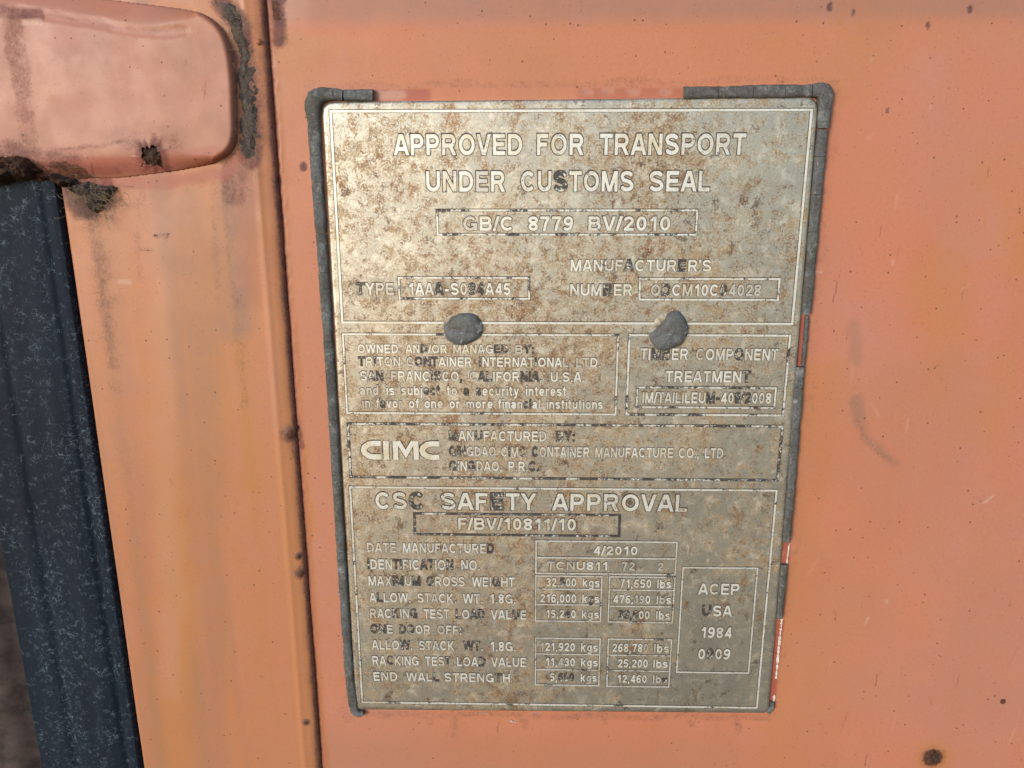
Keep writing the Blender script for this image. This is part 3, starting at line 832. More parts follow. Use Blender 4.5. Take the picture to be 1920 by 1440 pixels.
for l_, w_, s_ in (([(1000, 1140), (1060, 1142)], 10, .25), ([(690, 760), (720, 740)], 12, .2), ([(675, 540), (745, 548)], 8, .25), ([(825, 540), (850, 552)], 5, .45)):
    soot = np.maximum(soot, stroke(X, Z, l_, w_, 22) * s_)
mesh_obj('sheet', V, F, M_PLATE, plate, True, {'stain': stain, 'soot': soot})

# --- etched frames
Y_INK, Y_LET = -0.00012, -0.00026
def rect_ring(x0, x1, z0, z1, w, y, back=0.0004):
    """frame strip as a closed ring of outer and inner edges"""
    o_ = [(x0, z0), (x1, z0), (x1, z1), (x0, z1)]
    i_ = [(x0 + w, z0 + w), (x1 - w, z0 + w), (x1 - w, z1 - w), (x0 + w, z1 - w)]
    V = [(a, y, b) for a, b in o_] + [(a, y, b) for a, b in i_] + [(a, y + back, b) for a, b in o_] + [(a, y + back, b) for a, b in i_]
    F = []
    for k in range(4):
        j = (k + 1) % 4
        F += [[k, j, 4 + j, 4 + k], [8 + k, 8 + j, j, k], [4 + k, 4 + j, 12 + j, 12 + k]]
    return V, F
def bar(x0, x1, z0, z1, y, back=0.0004):
    V = [(x0, y, z0), (x1, y, z0), (x1, y, z1), (x0, y, z1), (x0, y + back, z0), (x1, y + back, z0), (x1, y + back, z1), (x0, y + back, z1)]
    return V, [[0, 1, 2, 3], [4, 5, 1, 0], [5, 6, 2, 1], [6, 7, 3, 2], [7, 4, 0, 3]]
def both(maker, ink, fade_tint=0.0):
    """bright strip with a slightly wider dark strip of ink and painted recess shade under it"""
    V, F = maker(0.0, Y_LET); n = len(V)
    o = mesh_obj('border_line', V, F, M_LINE, plate, False, {'ink': np.full(n, ink), 'fade_tint': np.full(n, fade_tint)})
    V, F = maker(0.00036, Y_INK); n = len(V)
    V = [(a - 0.00006, b, c + 0.00016) for a, b, c in V]  # up and left, where ink stays and the recess would be shaded
    mesh_obj('ink_shade_edge', V, F, M_INK_SHADE, o, False, {'ink': np.full(n, ink)})
    return o
def frame(c4, w_px, ink=0.3, fade_tint=0.0):
    P = [at(*c) for c in c4]
    x0, x1 = (P[0].x + P[3].x) / 2, (P[1].x + P[2].x) / 2
    z1, z0 = (P[0].z + P[1].z) / 2, (P[2].z + P[3].z) / 2
    w = w_px * PX
    return both(lambda g, y: rect_ring(x0 - w / 2 - g, x1 + w / 2 + g, z0 - w / 2 - g, z1 + w / 2 + g, w + 2 * g, y), ink, fade_tint), (x0, x1, z0, z1)
def hline(x0, x1, zc, w_px, ink=0.25, fade_tint=0.1):
    w = w_px * PX
    return both(lambda g, y: bar(x0 + w / 2 + .0002, x1 - w / 2 - .0002, zc - w / 2 - g, zc + w / 2 + g, y), ink, fade_tint)
frame([(619, 209), (1523, 206), (1484, 607), (643, 605)], 4.4, 0.10)
frame([(819, 395), (1307, 394), (1305, 440), (821, 440)], 3.6, 0.36)
frame([(747, 521), (993, 521), (991, 560), (750, 560)], 3.4, 0.32)
frame([(1200, 523), (1461, 523), (1459, 562), (1199, 562)], 3.8, 0.28)
frame([(643, 627), (1159, 628), (1154, 776), (651, 775)], 3.6, 0.26)
frame([(1180, 628), (1482.5, 629.5), (1467, 780), (1175, 776)], 4.2, 0.34)
frame([(1195, 726), (1455, 728), (1451, 766), (1194, 762)], 3.6, 0.36)
frame([(652, 794), (1467, 800), (1457.6, 902), (658, 893)], 4.0, 0.44)
frame([(658, 913), (1456, 920), (1419, 1326), (678, 1317)], 4.0, 0.24)
frame([(777, 963), (1162, 966), (1161, 1005), (778, 1002)], 3.6, 0.46)
frame([(1278.8, 1063), (1420, 1066.4), (1403.6, 1262), (1270.8, 1259.7)], 3.4, 0.18, 0.15)
_, (ax0, ax1, az0, az1) = frame([(1005, 1014), (1269, 1017), (1266, 1078), (1005, 1074)], 3.2, 0.22, 0.15)
hline(ax0, ax1, (at(1005, 1045).z + at(1268, 1048).z) / 2, 3.0)
def table(c4, rows):
    _, (x0, x1, z0, z1) = frame(c4, 3.0, 0.24, 0.2)
    for ya, yb in rows:
        hline(x0, x1, (at(c4[0][0], ya).z + at(c4[1][0], yb).z) / 2, 2.6)
table([(1004.7, 1079.5), (1128, 1081), (1126.3, 1164.6), (1004, 1164.6)], [(1104.7, 1104.7), (1133.4, 1134)])
table([(1143, 1081), (1266, 1083), (1260, 1167), (1140.6, 1166)], [(1106, 1107), (1136, 1138)])
table([(1004, 1196), (1125.5, 1197.7), (1122.4, 1284.4), (1004, 1284.4)], [(1226, 1227), (1255, 1256.5)])
table([(1140.6, 1197.7), (1259, 1199.8), (1254, 1287), (1138, 1287)], [(1228, 1229.5), (1257, 1258.5)])

# --- etched lettering, word by word
# --- a plain grotesque alphabet: stroke skeletons in cap-height units, thickened and filled on a fine lattice
SW = 0.195                                   # stroke weight
def _el(cx, cy, rx, ry, a0, a1, n=14):
    return [(cx + rx * math.cos(math.radians(a0 + (a1 - a0) * i / n)), cy + ry * math.sin(math.radians(a0 + (a1 - a0) * i / n))) for i in range(n + 1)]
def skeletons():
    h = SW / 2; t = 1 - h; D = {}
    def bowl(x0, xr, yb, yt, n=12):            # D-shaped bowl from the stem
        r_ = (yt - yb) / 2; rx = min(r_, (xr - x0) * .62)
        return [(x0, yt)] + _el(xr - rx, (yb + yt) / 2, rx, r_, 90, -90, n) + [(x0, yb)]
    D['A'] = (.94, [[(-.0 + .05, -.1), (.47, 1.08)], [(.89, -.1), (.47, 1.08)], [(.2, .30), (.74, .30)]])
    D['B'] = (.86, [[(h, 0), (h, 1)], bowl(h, .86 - h, h, .53), bowl(h, .81 - h, .53, t)])
    D['C'] = (.92, [_el(.47, .5, .47 - h, t - .5, 42, 318, 22)])
    D['D'] = (.88, [[(h, 0), (h, 1)], bowl(h, .88 - h, h, t, 16)])
    D['E'] = (.76, [[(h, 0), (h, 1)], [(h, t), (.75, t)], [(h, .52), (.70, .52)], [(h, h), (.76, h)]])
    D['F'] = (.70, [[(h, 0), (h, 1)], [(h, t), (.70, t)], [(h, .50), (.62, .50)]])
    D['G'] = (.97, [_el(.49, .5, .49 - h, t - .5, 42, 328, 22), [(.55, .44), (.97 - h, .44)], [(.97 - h, .52), (.97 - h, .02)]])
    D['H'] = (.86, [[(h, 0), (h, 1)], [(.86 - h, 0), (.86 - h, 1)], [(h, .53), (.86 - h, .53)]])
    D['I'] = (SW, [[(h, 0), (h, 1)]])
    D['K'] = (.88, [[(h, 0), (h, 1)], [(h, .30), (.80, 1.08)], [(.30, .55), (.86, -.08)]])
    D['L'] = (.68, [[(h, 0), (h, 1)], [(h, h), (.68, h)]])
    D['M'] = (1.02, [[(h, 0), (h, 1)], [(1.02 - h, 0), (1.02 - h, 1)], [(h, 1.08), (.51, -.02)], [(1.02 - h, 1.08), (.51, -.02)]])
    D['N'] = (.86, [[(h, 0), (h, 1)], [(.86 - h, 0), (.86 - h, 1)], [(h * .8, 1.05), (.86 - h * .8, -.05)]])
    D['O'] = (.98, [_el(.49, .5, .49 - h, t - .5, 0, 360, 28)])
    D['P'] = (.80, [[(h, 0), (h, 1)], bowl(h, .80 - h, .44, t)])
    D['Q'] = (.98, [_el(.49, .5, .49 - h, t - .5, 0, 360, 28), [(.56, .26), (.93, -.03)]])
    D['R'] = (.88, [[(h, 0), (h, 1)], bowl(h, .84 - h, .46, t), [(.50, .46), (.80, -.05)]])
    D['S'] = (.84, [_el(.41, .735, .33, t - .735, 22, 270, 14)[:-1] + [(.41, .52)] + _el(.42, .285, .345, .285 - h, 78, -158, 16)])
    D['S'] = (.84, [_el(.41, .73, .31, t - .73, 20, 205, 14) + [(.18, .575), (.40, .515), (.62, .46)] + _el(.43, .275, .325, .275 - h, 28, -162, 14)])
    D['T'] = (.80, [[(0, t), (.80, t)], [(.40, 0), (.40, 1)]])
    D['U'] = (.86, [[(h, 1), (h, .40)] + _el(.43, .40, .43 - h, .40 - h, 180, 360, 16) + [(.86 - h, 1)]])
    D['V'] = (.88, [[(.06, 1.1), (.44, -.08)], [(.82, 1.1), (.44, -.08)]])
    D['W'] = (1.28, [[(.05, 1.1), (.33, -.08)], [(.64, 1.08), (.33, -.08)], [(.64, 1.08), (.95, -.08)], [(1.23, 1.1), (.95, -.08)]])
    D['X'] = (.88, [[(.05, -.08), (.83, 1.08)], [(.05, 1.08), (.83, -.08)]])
    D['Y'] = (.88, [[(.03, 1.1), (.44, .42)], [(.85, 1.1), (.44, .42)], [(.44, 0), (.44, .46)]])
    D['0'] = (.70, [_el(.35, .5, .35 - h, t - .5, 0, 360, 24)])
    D['1'] = (.52, [[(.38, 0), (.38, 1)], [(.04, .72), (.20, .77), (.34, .95)]])
    D['2'] = (.70, [_el(.35, .70, .35 - h, t - .70, 170, -28, 14) + [(.10, .10)], [(0.02, h), (.70, h)]])
    D['3'] = (.70, [_el(.34, .735, .30 - .03, t - .735, 160, -80, 12) , _el(.34, .285, .35 - h, .285 - h, 92, -165, 14), [(.24, .53), (.40, .53)]])
    D['4'] = (.72, [[(.53, 0), (.53, 1)], [(0, .28), (.72, .28)], [(.09, .26), (.50, .98)]])
    D['5'] = (.70, [[(.12, t), (.64, t)], [(.14, 1 - h), (.09, .50)], _el(.34, .325, .36 - h, .325 - h, 142, -160, 16)])
    D['6'] = (.70, [_el(.35, .32, .35 - h, .32 - h, 0, 360, 20), _el(.43, .46, .43 - h, t - .46, 52, 190, 14)])
    D['7'] = (.70, [[(0, t), (.69, t)], [(.64, .93), (.42, .52), (.28, -.05)]])
    D['8'] = (.70, [_el(.35, .735, .265, t - .735, 0, 360, 18), _el(.35, .28, .35 - h, .28 - h, 0, 360, 20)])
    D['9'] = (.70, [_el(.35, .68, .35 - h, .32 - h, 0, 360, 20), _el(.27, .54, .43 - h, .54 - h, 10, -130, 14)])
    D['/'] = (.38, [[(.02, -.06), (.36, 1.06)]])
    D['-'] = (.42, [[(0, .40), (.42, .40)]])
    D['.'] = (.18, [[(.09, 0), (.09, .18)]])
    D[','] = (.20, [[(.10, .02), (.10, .18)], [(.12, .1), (.05, -.16)]])
    D[':'] = (.18, [[(.09, 0), (.09, .18)], [(.09, .52), (.09, .70)]])
    D["'"] = (.18, [[(.09, 1.02), (.07, .70)]])
    x = .74; m = x / 2; rr = m - h * .9
    D['o'] = (.74, [_el(.37, m, .37 - h, rr, 0, 360, 22)])
    D['c'] = (.68, [_el(.36, m, .36 - h, rr, 48, 312, 18)])
    D['e'] = (.72, [_el(.36, m, .36 - h, rr, 0, 318, 18), [(.08, .36), (.67, .36)]])
    D['a'] = (.68, [[(.06, .52)] + _el(.32, .50, .22, x - h - .50, 160, 20, 8) + [(.56, .44), (.56, 0)], _el(.29, .21, .22, .21 - h * .9, 40, 330, 12) , [(.30, .42), (.56, .46)]])
    D['b'] = (.72, [[(h, 0), (h, 1)], _el(.38, m, .34 - h, rr, 0, 360, 20)])
    D['d'] = (.72, [[(.72 - h, 0), (.72 - h, 1)], _el(.34, m, .34 - h, rr, 0, 360, 20)])
    D['g'] = (.72, [[(.72 - h, x), (.72 - h, -.02)] + _el(.36, -.04, .36 - h, .18, 0, -150, 10), _el(.34, m, .34 - h, rr, 0, 360, 20)])
    D['f'] = (.42, [[(.19, 0), (.19, .80)] + _el(.36, .78, .17, .15, 180, 92, 6), [(0, x - h * .8), (.42, x - h * .8)]])
    D['i'] = (SW, [[(h, 0), (h, x)], [(h, .85), (h, 1.01)]])
    D['j'] = (SW + .05, [[(.13, x), (.13, -.06), (.10, -.17), (-.02, -.19)], [(.13, .85), (.13, 1.01)]])
    D['k'] = (.70, [[(h, 0), (h, 1)], [(h, .26), (.60, .76)], [(.30, .44), (.66, -.06)]])
    D['l'] = (SW, [[(h, 0), (h, 1)]])
    D['n'] = (.68, [[(h, 0), (h, x)], [(h, .40)] + _el(.35, .46, .68 - h - .35, x - h - .46, 150, 0, 10) + [(.68 - h, 0)]])
    D['m'] = (1.04, [[(h, 0), (h, x)], [(h, .42)] + _el(.31, .48, .21, x - h - .48, 150, 0, 8) + [(.52, 0)], [(.52, .42)] + _el(.75, .48, 1.04 - h - .75, x - h - .48, 150, 0, 8) + [(1.04 - h, 0)]])
    D['r'] = (.46, [[(h, 0), (h, x)], [(h, .40)] + _el(.38, .44, .29, x - h - .44, 165, 82, 7)])
    D['s'] = (.66, [_el(.32, .54, .235, x - h - .54, 22, 205, 10) + [(.16, .42), (.33, .375), (.50, .33)] + _el(.34, .205, .235, .205 - h * .9, 28, -160, 10)])
    D['t'] = (.42, [[(.19, .94), (.19, .22)] + _el(.36, .22, .17, .14, 180, 268, 6), [(0, x - h * .8), (.42, x - h * .8)]])
    D['u'] = (.68, [[(.68 - h, 0), (.68 - h, x)], [(h, x), (h, .28)] + _el(.33, .28, .33 - h, .28 - h, 180, 345, 10)])
    D['v'] = (.68, [[(.06, .82), (.34, -.06)], [(.62, .82), (.34, -.06)]])
    D['y'] = (.68, [[(.06, .82), (.36, .02)], [(.62, .82), (.32, -.10), (.22, -.19), (.06, -.19)]])
    return D
CLIP = {c: (0, .74) for c in 'vnmru'}
CLIP.update({'y': (-.28, .74), 'g': (-.30, .74), 'j': (-.3, 1.05), ',': (-.2, .18), "'": (.66, 1.04), '/': (-.03, 1.03), 'k': (0, 1)})
GLY = {}; ADV = {}
def glyph_mesh(width, lines, clip, grow, cell=0.036):
    x0, x1 = -0.10, width + 0.10
    y0, y1 = clip[0] - 0.10, clip[1] + 0.10
    nx = int((x1 - x0) / cell) + 1; ny = int((y1 - y0) / cell) + 1
    gx = x0 + np.arange(nx + 1) * cell; gy = y0 + np.arange(ny + 1) * cell
    X, Y = np.meshgrid(gx, gy)
    d = np.full(X.shape, 9.0); h = SW / 2
    for L in lines:
        for i in range(len(L) - 1):
            a = np.array(L[i]); b = np.array(L[i + 1]); ln = np.hypot(*(b - a))
            if ln < 1e-6:
                continue
            u = (b - a) / ln
            s = (X - a[0]) * u[0] + (Y - a[1]) * u[1]; n_ = -(X - a[0]) * u[1] + (Y - a[1]) * u[0]
            d = np.minimum(d, np.maximum(np.abs(n_) - h, np.abs(s - ln / 2) - ln / 2))
            if 0 < i:
                d = np.minimum(d, np.hypot(X - a[0], Y - a[1]) - h)
        if len(L) > 3 and np.hypot(L[0][0] - L[-1][0], L[0][1] - L[-1][1]) < 1e-6:
            d = np.minimum(d, np.hypot(X - L[0][0], Y - L[0][1]) - h)
    d = np.maximum(d, np.maximum(clip[0] - Y, Y - clip[1])) - grow
    V = []; F = []; idx = {}
    def vid(key, x, y):
        if key not in idx:
            idx[key] = len(V); V.append((x, y))
        return idx[key]
    def corner(j, i):
        return vid((j, i), gx[i], gy[j])
    def cut(j, i, j2, i2):
        k_ = ((j, i), (j2, i2)) if (j, i) < (j2, i2) else ((j2, i2), (j, i))
        (ja, ia), (jb, ib) = k_
        t = d[ja, ia] / (d[ja, ia] - d[jb, ib])
        return vid(('e',) + k_, gx[ia] + (gx[ib] - gx[ia]) * t, gy[ja] + (gy[jb] - gy[ja]) * t)
    S = d < 0
    for j in range(ny):
        i = 0
        while i < nx:
            q = [(j, i), (j, i + 1), (j + 1, i + 1), (j + 1, i)]
            ins = [S[c] for c in q]
            if all(ins):                       # merge a run of full cells into one strip
                e = i
                while e + 1 < nx and S[j, e + 2] and S[j + 1, e + 2]:
                    e += 1
                F.append([corner(j, i), corner(j, e + 1), corner(j + 1, e + 1), corner(j + 1, i)])
                i = e + 1; continue
            if any(ins):
                f = []
                for k in range(4):
                    a, b = q[k], q[(k + 1) % 4]
                    if S[a]: f.append(corner(*a))
                    if S[a] != S[b]: f.append(cut(*a, *b))
                if len(f) >= 3: F.append(f)
            i += 1
    return np.array(V), F
BOLD = (0.0, 0.052)
def make_glyphs(chars):
    D = skeletons()
    for ch in chars:
        w, lines = D[ch]
        cl = CLIP.get(ch, (0, 1.01 if ch.islower() else 1))
        for bi, gr in enumerate(BOLD):
            GLY[ch, bi] = glyph_mesh(w, lines, cl, gr)
        ADV[ch] = w
LINES = [  # (cap top, baseline at the left; the same at the right), [(word, left, right, wear)]; wear per letter: b black, h half black, f faded
    ((252, 291.5), (250, 290), [('APPROVED', 739, 979, '...h.h..'), ('FOR', 1007, 1094, '.h.'), ('TRANSPORT', 1124, 1397, '.....hhh.')]),
    ((322, 360), (319.5, 358.5), [('UNDER', 800, 947, '.h.f.'), ('CUSTOMS', 977, 1187, 'hhb.h..'), ('SEAL', 1217, 1330, '...h')]),
    ((406, 433), (405.5, 432.5), [('GB/C', 869, 963, 'f.h.'), ('8779', 991, 1074, ''), ('BV/2010', 1103, 1256, 'h....h.')]),
    ((487, 509), (487, 509), [("MANUFACTURER'S", 1069.5, 1333, '..hhhb...hb.. ')]),
    ((530.5, 553), (530.5, 553), [('TYPE', 669, 739, 'bhff'), ('1AAA-S084A45', 767, 957, 'h.hb..hbbhh.')]),
    ((533, 555), (533, 555), [('NUMBER', 1069, 1185, 'h.hb..'), ('QDCM10C04028', 1220, 1426, 'fb.h...bffff')]),
    ((646, 662), (646.5, 662.5), [('OWNED', 671, 747, ''), ('AND/OR', 760.5, 838, '..b...'), ('MANAGED', 850, 953, 'h..hhbb'), ('BY:', 966, 1001, 'fbb')]),
    ((669, 687), (670.5, 688), [('TRITON', 672.5, 751, 'bhb.hh'), ('CONTAINER', 762.5, 884.5, 'fbbb.....'), ('INTERNATIONAL', 899, 1065, 'b......hb...f'), ('LTD.', 1080, 1126, 'ff..')]),
    ((696, 714.5), (697, 715.5), [('SAN', 676, 719, 'hbb'), ('FRANCISCO,', 734, 866, 'f....bbhhb'), ('CALIFORNIA,', 881, 1016, 'fbb....bbbh'), ('U.S.A.', 1032.5, 1095, '')]),
    ((722.5, 741), (723.5, 742), [('and', 675.5, 710, 'fff'), ('is', 725, 740, ''), ('subject', 753, 825, '....bbb'), ('to', 838, 857, '.h'), ('a', 870, 879.5, 'b'), ('security', 893, 972.5, 'b..h....'), ('interest', 986, 1061, '')]),
    ((747.5, 765), (748.5, 766), [('in', 680, 694.5, 'ff'), ('favor', 706, 754.5, 'hb..f'), ('of', 767, 786, ''), ('one', 796, 830.5, ''), ('or', 843, 862, ''), ('more', 874.5, 924, 'h...'), ('financial', 934, 1012.5, '....hbb.h'), ('institutions', 1025, 1130, '.......h.h..')]),
    ((653, 675), (654, 676), [('TIMBER', 1200, 1289.5, 'h.bb..'), ('COMPONENT', 1304.5, 1458, 'f.hhbh..h')]),
    ((695.5, 717), (695.5, 717), [('TREATMENT', 1247, 1406, '...h....b')]),
    ((735, 755.5), (736.5, 757), [('IM/TAILILEUM-408/2008', 1204, 1445, '...hhhhh...bb.hbbbhh...')]),
    ((808, 827), (808.5, 827.5), [('MANUFACTURED', 842.5, 1024.5, 'b.hb.......h'), ('BY:', 1043, 1077, 'bbb')]),
    ((836.5, 855), (840.5, 859.5), [('QINGDAO', 842.7, 929.4, 'bbbhhhh'), ('CIMC', 939.7, 986, 'hbhb'), ('CONTAINER', 997.6, 1104.7, 'bh..hhhh.'), ('MANUFACTURE', 1116, 1261.6, '.hhh.......'), ('CO.,', 1272, 1310, ''), ('LTD.', 1321, 1360, '..hf')]),
    ((864.8, 883), (865, 883.2), [('QINGDAO,', 842.7, 940.8, 'bh.bh...'), ('P.R.C.', 953.4, 1009.6, '....bb')]),
    ((923, 954.5), (927, 959), [('CSC', 705, 796, '.hb'), ('SAFETY', 827.4, 1005, 'h..b..'), ('APPROVAL', 1035, 1288, '...h..hh')]),
    ((971, 993), (972, 994.3), [('F/BV/10811/10', 859.5, 1079.5, 'h..hh...hhh..')]),
    ((1018, 1036), (1018.8, 1036.8), [('DATE', 689, 742.6, 'h.hh'), ('MANUFACTURED', 756, 926, '..hhhh.h.hhb')]),
    ((1049, 1068), (1049.5, 1068.5), [('IDENTIFICATION', 690, 850, 'b...bbh..bbhhb'), ('NO.', 865, 899.6, 'h..')]),
    ((1080.6, 1098.5), (1081.5, 1099.5), [('MAXIMUM', 691.5, 788.4, '..hbbhb'), ('GROSS', 800.6, 871.6, 'b..h.'), ('WEIGHT', 885.4, 965, '.hhb..')]),
    ((1112, 1129.7), (1113, 1130.7), [('ALLOW.', 693, 770, '.b....'), ('STACK.', 783, 855.6, '.hf.h.'), ('WT.', 868.6, 905, '.h.'), ('1.8G.', 919, 966.5, '...h.')]),
    ((1142, 1159.7), (1142.5, 1160.2), [('RACKING', 694.5, 782.7, 'h..bhhb'), ('TEST', 794.6, 842.7, '..hh'), ('LOAD', 855, 908.7, 'bhbb'), ('VALUE', 920.6, 986.6, '...bh')]),
    ((1171.5, 1188), (1172, 1188.5), [('ONE', 695.6, 737, 'bbh'), ('DOOR', 749.5, 806.8, 'bb..'), ('OFF:', 820, 865, 'fhh.')]),
    ((1201.4, 1219), (1201.6, 1219.2), [('ALLOW.', 697.5, 773, '...hb.'), ('STACK.', 786, 857, 'h.h.hf'), ('WT.', 869.8, 905, 'bb.'), ('1.8G.', 919.7, 966.5, '')]),
    ((1231, 1248.4), (1231.4, 1248.8), [('RACKING', 699, 785.4, '..b.h..'), ('TEST', 797.6, 845, '..hb'), ('LOAD', 857, 910.6, '.h.b'), ('VALUE', 921, 986.6, '..h..')]),
    ((1261, 1277.5), (1261.4, 1278), [('END', 701, 745.6, '.h.'), ('WALL', 762.5, 823.5, 'h.hb'), ('STRENGTH', 833.6, 956.4, '...hh.b.')]),
    ((1024, 1040), (1024, 1040), [('4/2010', 1112.7, 1195, '')]),
    ((1053.5, 1069), (1053.5, 1069), [('TCNU811', 1025.6, 1139, 'fhf....'), ('72', 1165, 1190, 'ff'), ('2', 1233, 1243, 'f')]),
    ((1084, 1099.5), (1084, 1099.5), [('32,500', 1024, 1080, '..hbh.'), ('kgs', 1092.4, 1123.7, '.h.')]),
    ((1086, 1102), (1086, 1102), [('71,650', 1161.5, 1220.8, 'h.....'), ('lbs', 1231.8, 1258, '')]),
    ((1114, 1129.5), (1114, 1129.5), [('216,000', 1013, 1080, 'h......'), ('kgs', 1091.7, 1123, '.b.')]),
    ((1116, 1131.3), (1116, 1131.3), [('476,190', 1149.7, 1218.8, '....ff.'), ('lbs', 1231, 1258, 'hf.')]),
    ((1143.5, 1158.5), (1143.5, 1158.5), [('15,240', 1024, 1079.4, '...hb.'), ('kgs', 1090.6, 1122.4, '.h.')]),
    ((1145, 1160.7), (1145, 1160.7), [('33,600', 1159.4, 1217.4, 'bbbb..'), ('lbs', 1229.7, 1255.7, 'h..')]),
    ((1205, 1220.6), (1205, 1220.6), [('121,920', 1013, 1078, 'f......'), ('kgs', 1089.3, 1120.3, '.h.')]),
    ((1206.8, 1222.6), (1206.8, 1222.6), [('268,780', 1148, 1214.8, '..h...f'), ('lbs', 1226, 1254, 'f..')]),
    ((1233.6, 1248.7), (1233.6, 1248.7), [('11,430', 1023, 1078, '...f..'), ('kgs', 1089.3, 1120.3, '')]),
    ((1236, 1251.4), (1236, 1251.4), [('25,200', 1158.3, 1214, ''), ('lbs', 1224.5, 1251.3, '')]),
    ((1262.3, 1277), (1262.3, 1277), [('5,650', 1031.3, 1076, '..bbb'), ('kgs', 1088.5, 1118.5, '.f.')]),
    ((1265.4, 1280), (1265.4, 1280), [('12,460', 1157.6, 1212.2, ''), ('lbs', 1224, 1250.5, 'hfb')]),
    ((1094, 1115), (1094, 1115), [('ACEP', 1308.6, 1385.4, '.h..')]),
    ((1135, 1155.5), (1135, 1155.5), [('USA', 1316.4, 1371.9, 'b..')]),
    ((1175.6, 1196), (1175.6, 1196), [('1984', 1313.8, 1371, '..h.')]),
    ((1216.3, 1236), (1216.3, 1236), [('0009', 1308.6, 1368.5, '.bh.')]),
]
make_glyphs(sorted({c for l in LINES for w in l[2] for c in w[0]}))
INKV = {'.': 0.03, 'b': 0.50, 'h': 0.22, 'f': 0.10}
SIDE = {'.': .10, ',': .10, ':': .12, "'": .06, '/': .03, '-': .12, '1': .12, 'A': .04, 'V': .04, 'T': .05, 'Y': .04, 'W': .04, 'L': .08}
def word_geo(word, x0, x1, zb, cap, wear, bi, y, shift):
    pen = [0.0]
    for a, b in zip(word, word[1:]):
        pen.append(pen[-1] + ADV[a] + SIDE.get(a, .09) + SIDE.get(b, .09))
    sx = (x1 - x0) / (pen[-1] + ADV[word[-1]])
    V = []; F = []; ink = []; fade_tint = []; b = 0
    for i, ch in enumerate(word):
        g, f = GLY[ch, bi]
        v = np.c_[x0 + (g[:, 0] + pen[i]) * sx + shift[0], np.full(len(g), y), zb + g[:, 1] * cap + shift[1]]
        V.append(v); F += [[k + b for k in q] for q in f]; b += len(v)
        w = wear[i] if i < len(wear) else '.'
        ink += [INKV.get(w, .06)] * len(v); fade_tint += [0.45 if w == 'f' else (0.15 if w == 'h' else 0.0)] * len(v)
    return np.vstack(V), F, ink, fade_tint
def line_geo(line, bi, y, shift):
    (t0, b0), (t1, b1), words = line
    xa, xb = words[0][1], words[-1][2]
    zt = (at(xa, t0).z + at(xb, t1).z) / 2; zb = (at(xa, b0).z + at(xb, b1).z) / 2
    VV = []; FF = []; II = []; DD = []
    for word, l, r_, wear in words:
        t = ((l + r_) / 2 - xa) / (xb - xa)
        yy = b0 + (b1 - b0) * t
        V, F, i_, d_ = word_geo(word, at(l, yy).x, at(r_, yy).x, zb, zt - zb, wear, bi, y, shift)
        b = sum(len(v) for v in VV)
        VV.append(V); FF += [[k + b for k in q] for q in F]; II += i_; DD += d_
    return np.vstack(VV), FF, II, DD
for ln in LINES:
    V, F, i_, d_ = line_geo(ln, 0, Y_LET, (0, 0))
    o = mesh_obj('lettering', V, F, M_LETTER, plate, False, {'ink': i_, 'fade_tint': d_})
    V, F, i_, d_ = line_geo(ln, 1, Y_INK, (-0.00010, 0.00020))  # offset dark layer: residual ink plus painted shade of the recess lip
    mesh_obj('ink_shade_edge', V, F, M_INK_SHADE, o, False, {'ink': i_})

# the maker's wide block mark
def stroke_glyph(poly, w):
    """closed outline of a thick polyline, local units"""
    P = np.array(poly, float); n = len(P); L = []; R_ = []
    for i in range(n):
        a = P[i] - P[i - 1] if i else P[1] - P[0]; b = P[i + 1] - P[i] if i < n - 1 else P[-1] - P[-2]
        a = a / np.hypot(*a); b = b / np.hypot(*b); m = a + b; m = m / np.hypot(*m)
        nrm = np.array([-m[1], m[0]]); c = max(0.5, m @ a)
        L.append(P[i] + nrm * w / 2 / c); R_.append(P[i] - nrm * w / 2 / c)
    return L, R_
def logo(w_add, y, shift):
    x0, x1 = at(678.4, 845).x, at(824, 845).x; zb, zt = at(750, 861.5).z, at(750, 827).z
    hgt = zt - zb; V = []; F = []
    def arc_c(cx, wd):
        return [(cx + wd * 0.98, 0.86), (cx + wd * .62, 0.87), (cx + wd * .36, 0.82), (cx + wd * .15, .66), (cx + wd * .10, .5), (cx + wd * .15, .34), (cx + wd * .36, .18), (cx + wd * .62, .13), (cx + wd * .98, .14)]
    W = x1 - x0; u = W / hgt
    strokes = [(arc_c(0.0, u * 0.255), 0.29), ([(u * 0.315, 0), (u * 0.315, 1)], 0.30),
               ([(u * 0.435, 0), (u * 0.435, 1.0)], 0.27), ([(u * 0.70, 1.0), (u * 0.70, 0)], 0.27),
               ([(u * 0.47, 0.985), (u * 0.567, 0.30), (u * 0.665, 0.985)], 0.23), (arc_c(u * 0.755, u * 0.245), 0.29)]
    for k, (p, w) in enumerate(strokes):
        L, R_ = stroke_glyph(p, w + w_add)
        b = len(V); n = len(L)
        yy = y - 0.00002 * (k % 3)
        for q in list(L) + list(R_):
            V.append((x0 + q[0] * hgt + shift[0], yy, zb + q[1] * hgt + shift[1]))
        for q in list(L) + list(R_):
            V.append((x0 + q[0] * hgt + shift[0], yy + 0.0003, zb + q[1] * hgt + shift[1]))
        m = 2 * n
        for i in range(n - 1):
            F.append([b + i, b + i + 1, b + n + i + 1, b + n + i])
            F.append([b + i, b + i + 1, b + m + i + 1, b + m + i]); F.append([b + n + i, b + n + i + 1, b + m + n + i + 1, b + m + n + i])
        F.append([b, b + n, b + m + n, b + m]); F.append([b + n - 1, b + 2 * n - 1, b + m + 2 * n - 1, b + m + n - 1])
    return V, F
V, F = logo(0.0, Y_LET, (0, 0))
